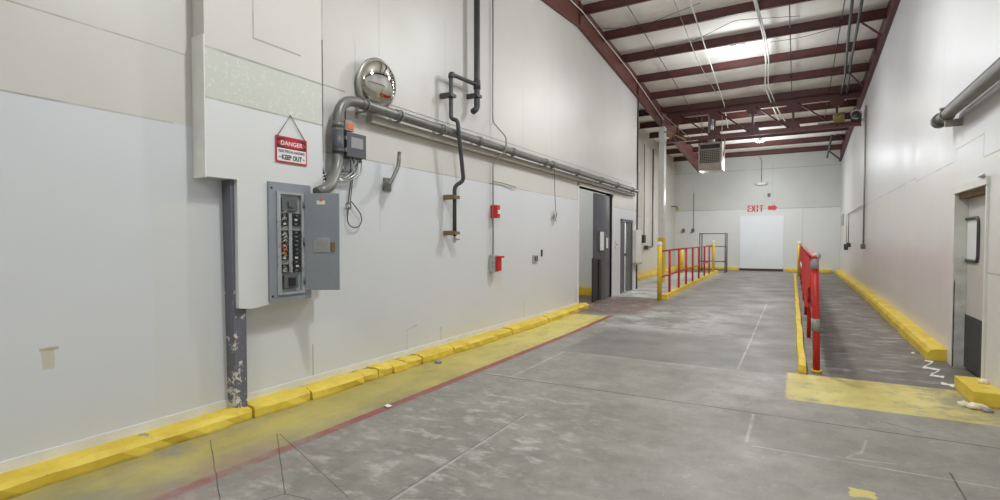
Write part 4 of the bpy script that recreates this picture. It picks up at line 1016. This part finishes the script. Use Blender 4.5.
# left railing post positions from pixel columns along the line
P0 = onZ(661.5, 299, .12); P1 = pB.copy()
P0 = Vector((pA.x+.03, pA.y+.02, 0)); 
zr0 = H+(242-251)/F*(P0-CP).dot(fwd); zr1 = H+(242-245.3)/F*(P1-CP).dot(fwd)
def spx(px):
    # parameter along P0..P1 seen at column px
    r_ = ray(px, 250); a = Vector((P1.x-P0.x, P1.y-P0.y)); 
    # solve P0 + s a = t r
    det = a.x*(-r_.y)+a.y*r_.x
    return (-P0.x*(-r_.y)-P0.y*r_.x)/det
posts = [spx(x) for x in (669.8, 679, 686.3, 692.8, 699, 704.5, 709.3)]
rl = railing(P0, P1, zr0, zr1, posts, 'red metal railing on a yellow curb in front of the recess')
cb = MB(); dv = Vector((P1.x-P0.x, P1.y-P0.y, 0)); nr = Vector((dv.y, -dv.x, 0)).normalized()
s0 = spx(664.5)
A = P0+dv*s0; B = P0+dv*1.12
nn = 12
for i in range(nn):
    a = A.lerp(B, i/nn); b = A.lerp(B, (i+1)/nn)
    za, zb2 = floor_z(a.y), floor_z(b.y)
    c = []
    for p_, z_ in ((a, za), (b, zb2)):
        c.append([Vector((p_.x, p_.y, 0))-nr*.07+Vector((0, 0, z_-.01)), Vector((p_.x, p_.y, 0))-nr*.07+Vector((0, 0, z_+.11)), Vector((p_.x, p_.y, 0))+nr*.06+Vector((0, 0, z_+.11)), Vector((p_.x, p_.y, 0))+nr*.09+Vector((0, 0, z_-.01))])
    va = [cb.bm.verts.new(v) for v in c[0]]; vb = [cb.bm.verts.new(v) for v in c[1]]
    for k_ in range(3): cb.bm.faces.new((va[k_], va[k_+1], vb[k_+1], vb[k_]))
    if i == 0: cb.bm.faces.new(va)
    if i == nn-1: cb.bm.faces.new(vb[::-1])
tag(obj('railing_curb', cb, 'curb'), 'yellow curb at the foot of the left red railing', 'curb')
# right railing
Pn = onZ(813.3, 372, 0.0); Pf = Vector((pC.x+.05, pC.y-.1, 0))
zn_ = H+(242-257)/F*(Pn-CP).dot(fwd); zf_ = zC-.12
rt = thing('railing', (Pn.x, Pn.y, 0), 'red railing with red mesh banner between the two ramps', 'railing')
nA = Vector((Pn.x, Pn.y, zn_)); nB = Vector((Pf.x, Pf.y, zf_))
rv = MB().tube([nA+Vector((-.01, -.05, -.02)), nA+Vector((0, .05, 0)), nA.lerp(nB, .35), nA.lerp(nB, .7)+Vector((0, 0, .02)), nB], .03, seg=12)
obj('top_rail', rv, 'redrail', rt)
m0 = Vector((Pn.x, Pn.y, .62)); m1 = Vector((Pf.x, Pf.y, .62+floor_z(Pf.y)))
obj('mid_rail', MB().tube([m0, m1], .024, seg=10), 'redrail', rt)
for k_, s_ in enumerate((0, .14, .29, .44, .59, .74, .88)):
    Q = nA.lerp(nB, s_); base = floor_z(Q.y)
    ps = obj('post', MB().tube([(Q.x+(.03 if k_ == 0 else 0), Q.y, base), (Q.x, Q.y, Q.z)], .036 if k_ == 0 else .028, seg=14), 'red', rt)
    if k_ == 0:
        obj('tape_wrap', MB().tube([(Q.x+.015, Q.y, .46), (Q.x+.012, Q.y, .60)], [.043, .045], seg=14), 'duct', ps)
        obj('foam_cap', MB().tube([(Q.x-.01, Q.y-.03, Q.z-.13), (Q.x-.005, Q.y-.03, Q.z-.03), (Q.x+.02, Q.y+.12, Q.z+.01)], .040, fillet=.05, seg=14), 'duct', ps)
        obj('base_plate', MB().tube([(Q.x+.03, Q.y, -.002), (Q.x+.03, Q.y, .03)], .055, seg=16), 'yellow', ps)
# banner: wavy red mesh sheet hung along the railing
bn = MB(); N_ = 60; rows = []
for i in range(N_+1):
    s_ = .012+.96*i/N_; Q = nA.lerp(nB, s_); col_ = []
    for j in range(9):
        v = j/8; zz_ = (Q.z-.02)*(1-v)+(floor_z(Q.y)+.50+.04*math.sin(s_*40)+max(0, .13-s_)*3.6)*v
        col_.append(bn.bm.verts.new((Q.x-.045+.02*math.sin(s_*55+v*2)*v+.012*math.sin(s_*130)*v, Q.y, zz_)))
    rows.append(col_)
for a, b in zip(rows, rows[1:]):
    for j in range(8):
        f = bn.bm.faces.new((a[j], a[j+1], b[j+1], b[j])); f.smooth = True
def mk_banner():
    n = NT('red_mesh_banner'); X = n.xyz()
    fold_shade = n.step(n.noise(6, 3, .5, stretch=(.1, 1, .15)), .4, .65)  # light and shade of the folds, painted into the red
    c = n.mix(fold_shade, (.50, .008, .009), (.72, .016, .014)); return n.set(c, .6, spec=.25)
ba = obj('banner', bn, mk_banner(), rt)
bl = MB()
for i in range(7):
    Q = nA.lerp(nB, .30+.035*i); z_ = Q.z-.36-.012*i
    bl.prism([(Q.x-.075, Q.y, z_), (Q.x-.075, Q.y+.22, z_+.02), (Q.x-.075, Q.y+.28, z_+.10), (Q.x-.075, Q.y+.08, z_+.08)], (-.003, 0, 0))
obj('banner_print', bl, 'signwhite', ba)
# narrow curb left of the right railing
rc = MB(); rws = []
for i in range(41):
    y = Pn.y-.15+(Pf.y-Pn.y+.1)*i/40; x = Pn.x-.125+(-.0)*i
    x += .006*math.sin(i*1.3); z = floor_z(y); hh_ = .10+.01*math.sin(i*2.1)
    x = x*(1-i/40)+(Pf.x-.2)*(i/40)
    rws.append([rc.bm.verts.new((x-.03, y, z-.01)), rc.bm.verts.new((x-.02, y, z+hh_)), rc.bm.verts.new((x+.05, y, z+hh_-.01)), rc.bm.verts.new((x+.06, y, z-.01))])
for a, b in zip(rws, rws[1:]):
    for k_ in range(3): rc.bm.faces.new((a[k_], a[k_+1], b[k_+1], b[k_]))
rc.bm.faces.new(rws[0]); rc.bm.faces.new(rws[-1][::-1])
tag(obj('lane_curb', rc, 'curb'), 'narrow yellow curb along the left side of the right railing', 'curb')
# ------------------------------------------------------------------ right wall items
XRp = XR-.13
g0 = onX(941, 118, XRp); g1 = onX(1000, 72, XRp)
rpz = (g0.z+g1.z)/2
rpp = thing('wall_pipe', (XRp, g0.y, rpz), 'thick grey pipe with a capped end high on the right wall', 'pipe')
obj('tube', MB().tube([(XRp, g0.y, rpz), (XRp, -1.0, rpz)], .062, seg=20), 'grey_pipe', rpp)
obj('end_cap', MB().tube([(XRp, g0.y-.02, rpz), (XRp, g0.y+.10, rpz)], .085, seg=20), 'grey_pipe', rpp)
obj('coupling', MB().tube([(XRp, 4.35, rpz), (XRp, 4.5, rpz)], .075, seg=20), 'grey_pipe', rpp)
obj('side_tube', MB().tube([(XRp+.02, g0.y-.15, rpz+.10), (XRp+.03, -1, rpz+.11)], .022, seg=10), 'dark_pipe', rpp)
for y_ in (g0.y-.3, 3.0): obj('pipe_bracket', MB().box(XRp-.02, XR-.001, y_-.02, y_+.02, rpz-.14, rpz-.06).box(XRp-.07, XR-.001, y_-.03, y_+.03, rpz+.055, rpz+.075).tube([(XRp+.07*math.cos(t), y_, rpz+.07*math.sin(t)) for t in [i*PI/6 for i in range(12)]], .01, seg=5, closed=True), 'thin', rpp)
# lamp-post style right door
M['sheet'] = simple('dull_sheet_metal', (.62, .62, .60), .4, .15, scale=7, var=.2)
dd = thing('swing_door', (XR+.12, D3b, 0), 'pale grey swing door with rounded window and black kick plate in the right wall', 'door')
XD = XR+.10
def Rm(x0, x1, y0, y1, z0, z1, **k): return MB().box(x0, x1, y0, y1, z0, z1, **k)
ld0 = D3b+.01; ld1 = onX(961.5, 300, XD).y
lfz = D3h-.09
obj('leaf', Rm(XD, XD+.04, ld0, ld1, .03, lfz, bevel=.004), 'doorleaf', dd)
kz = onX(975, 318, XD).z
obj('kick_plate', Rm(XD-.008, XD, ld0+.005, ld1-.01, .03, kz), 'kick', dd)
wa = onX(979.5, 240, XD).y; wb2 = onX(965.5, 240, XD).y; wz0 = onX(972, 261, XD).z; wz1 = onX(972, 218.5, XD).z
def rrect(x, y0, y1, z0, z1, r_, n_=6):
    pts = []
    for cy_, cz_, a0_ in ((y1-r_, z1-r_, 0), (y0+r_, z1-r_, 90), (y0+r_, z0+r_, 180), (y1-r_, z0+r_, 270)):
        for k_ in range(n_+1):
            a = math.radians(a0_+90*k_/n_); pts.append(Vector((x, cy_+r_*math.cos(a), cz_+r_*math.sin(a))))
    return pts
wf = obj('door_window', MB().tube(rrect(XD-.008, wa, wb2, wz0, wz1, .07), .018, seg=8, closed=True), 'dark_pipe', dd)
obj('pane', MB().prism(rrect(XD-.004, wa, wb2, wz0, wz1, .07), (.003, 0, 0)), 'glass_pale', wf)
obj('jamb_plate', MB().box(XR-.012, XD+.05, D3a-.01, D3a-.001, .02, D3h-.75).box(XR-.014, XR-.002, D3a-.01, D3a+.055, .02, 1.0), 'sheet', dd)
jc = MB().box(XR-.02, XR+.12, D3a-.001, D3a+.045, .03, D3h+.03).box(XR-.03, XR+.12, D3b-.05, D3a+.05, D3h-.03, D3h+.05).box(XR-.02, XR+.3, D3b-.04, D3b, .0, D3h+.03)
obj('door_casing', jc, 'whitebox', dd)
obj('header', MB().box(XR+.02, XR+.28, D3b, D3a, D3h-.09, D3h-.03), 'wood', dd)
obj('hinge_arm', MB().tube([(XR-.04, D3b-.02, D3h+.06), (XR-.04, D3b+.10, D3h+.06)], .015, seg=8), 'galv', dd)
# far right conduits
fr_ = thing('right_conduit', onX(849, 240, XR-.05), 'pair of white conduits ending in dark outlets near the far end of the right wall', 'conduit')
def RX(px, py): return onX(px, py, XR-.05)
a_ = RX(846, 213); b_ = RX(864, 204.5); c_ = RX(846, 245); 
# use fixed Y per column
y1_ = RX(846.5, 230).y; y2_ = RX(848.5, 230).y; y3_ = RX(863.2, 230).y
zt_ = RX(863.2, 205).z
obj('tube', MB().tube([(XR-.05, y1_, RX(846.5, 246).z), (XR-.05, y1_, zt_), (XR-.05, y3_, zt_)], .018, fillet=.1, seg=8), 'whitebox', fr_)
obj('tube', MB().tube([(XR-.05, y2_, RX(848.5, 246).z), (XR-.05, y2_, zt_)], .018, seg=8), 'thin', fr_)
obj('outlet', MB().box(XR-.12, XR-.001, y1_-.12, y1_+.12, RX(846.5, 250).z, RX(846.5, 244).z, bevel=.01), 'dark_pipe', fr_)
obj('outlet', MB().box(XR-.12, XR-.001, y2_-.3, y2_-.1, RX(848.5, 247).z, RX(848.5, 243).z, bevel=.01), 'dark_pipe', fr_)
vf = thing('right_conduit', (XR-.05, y3_, 1.5), 'tall grey conduit at the seam of the right wall ending in a small box', 'conduit')
obj('tube', MB().tube([(XR-.04, y3_, 5.1), (XR-.04, y3_, RX(863.2, 245).z)], .022, seg=8), 'thin', vf)
obj('box', MB().box(XR-.1, XR-.001, y3_-.09, y3_+.09, RX(863.2, 249).z, RX(863.2, 244).z, bevel=.01), 'grey_pipe', vf)
p_ = RX(841.7, 219)
tag(obj('wall_switch_box', MB().box(XR-.05, XR-.001, p_.y-.3, p_.y+.3, p_.z-.25, p_.z+.2, bevel=.01), 'panelrim'), 'small grey box on the right wall by the far corner', 'box')
# ------------------------------------------------------------------ debris and spills
def blob(p, r_, seed, mat, label, cat, name, flat=.6):
    mb = MB(); bmesh.ops.create_icosphere(mb.bm, subdivisions=2, radius=1)
    for v in mb.bm.verts:
        k_ = 1+.45*noise.noise(v.co*1.6+Vector((seed, 0, 0))); v.co = Vector((v.co.x*r_*k_, v.co.y*r_*k_*.8, max(v.co.z*r_*flat*k_, -r_*.3)+r_*.3))+p
    for f in mb.bm.faces: f.smooth = True
    return tag(obj(name, mb, mat), label, cat, 'bits of debris on the floor')
blob(onZ(964, 406), .05, 1, 'foam', 'cream foam lump on the floor left of the thick yellow block', 'debris', 'foam_lump')
blob(onZ(977, 409), .07, 2, 'foam', 'larger cream foam lump against the thick yellow block', 'debris', 'foam_lump', .5)
blob(onZ(988, 412), .04, 9, 'rubble', 'dark crumb of rubble in front of the thick yellow block', 'debris', 'rubble_piece')
blob(Vector((XR-.06, onX(992, 368, XR).y, .13)), .05, 3, 'foam', 'foam crumbs lying on top of the thick yellow block', 'debris', 'foam_lump', .5)
blob(onZ(438, 363), .045, 4, 'rubble', 'grey rubble piece on the yellow strip beside the left curb', 'debris', 'rubble_piece')
blob(onZ(388, 407), .035, 5, 'paint_spill', 'white plaster chip on the red stripe', 'debris', 'plaster_chip', .3)
blob(onZ(913, 354), .025, 6, 'paint_spill', 'small white chip on the right ramp', 'debris', 'plaster_chip', .8)
blob(onZ(604, 325), .03, 8, 'rubble', 'small dark crumb on the floor past the red stripe', 'debris', 'rubble_piece', .5)
# white paint spill zigzag
zz_ = [(925, 360), (933, 362), (923, 367), (940, 370), (930, 375), (944, 377), (941, 383), (955, 386), (960, 389)]
sp = MB()
P_ = [onZ(a, b, .003) for a, b in zz_]; pts = []
for i in range(len(P_)-1):
    for k_ in range(6): pts.append(P_[i].lerp(P_[i+1], k_/6))
pts.append(P_[-1]); vs = []
for i, q in enumerate(pts):
    w_ = .055*(1+1.1*noise.noise(Vector((i*.45, 3, 1)))); d = (pts[min(i+1, len(pts)-1)]-pts[max(i-1, 0)]); nrm = Vector((-d.y, d.x, 0)).normalized()
    nrm = Vector((.25, .97, 0)) if nrm.y > 0 else Vector((-.25, -.97, 0))
    nrm = Vector((.25, .97, 0))
    vs.append((sp.bm.verts.new(q-nrm*w_), sp.bm.verts.new(q+nrm*w_)))
for a, b in zip(vs, vs[1:]): sp.bm.faces.new((a[0], a[1], b[1], b[0]))
tag(obj('paint_spill', sp, 'paint_spill'), 'white spilled paint zigzag on the floor before the right door', 'spill')
# ------------------------------------------------------------------ world and colour
w = bpy.data.worlds.new('world'); C.world = w; w.use_nodes = True
w.node_tree.nodes['Background'].inputs[0].default_value = (.8, .85, .9, 1); w.node_tree.nodes['Background'].inputs[1].default_value = .3
C.view_settings.view_transform = 'Standard'; C.view_settings.look = 'None'; C.view_settings.exposure = -0.08; C.view_settings.gamma = 1.0
C.cycles.max_bounces = 10; C.cycles.diffuse_bounces = 8
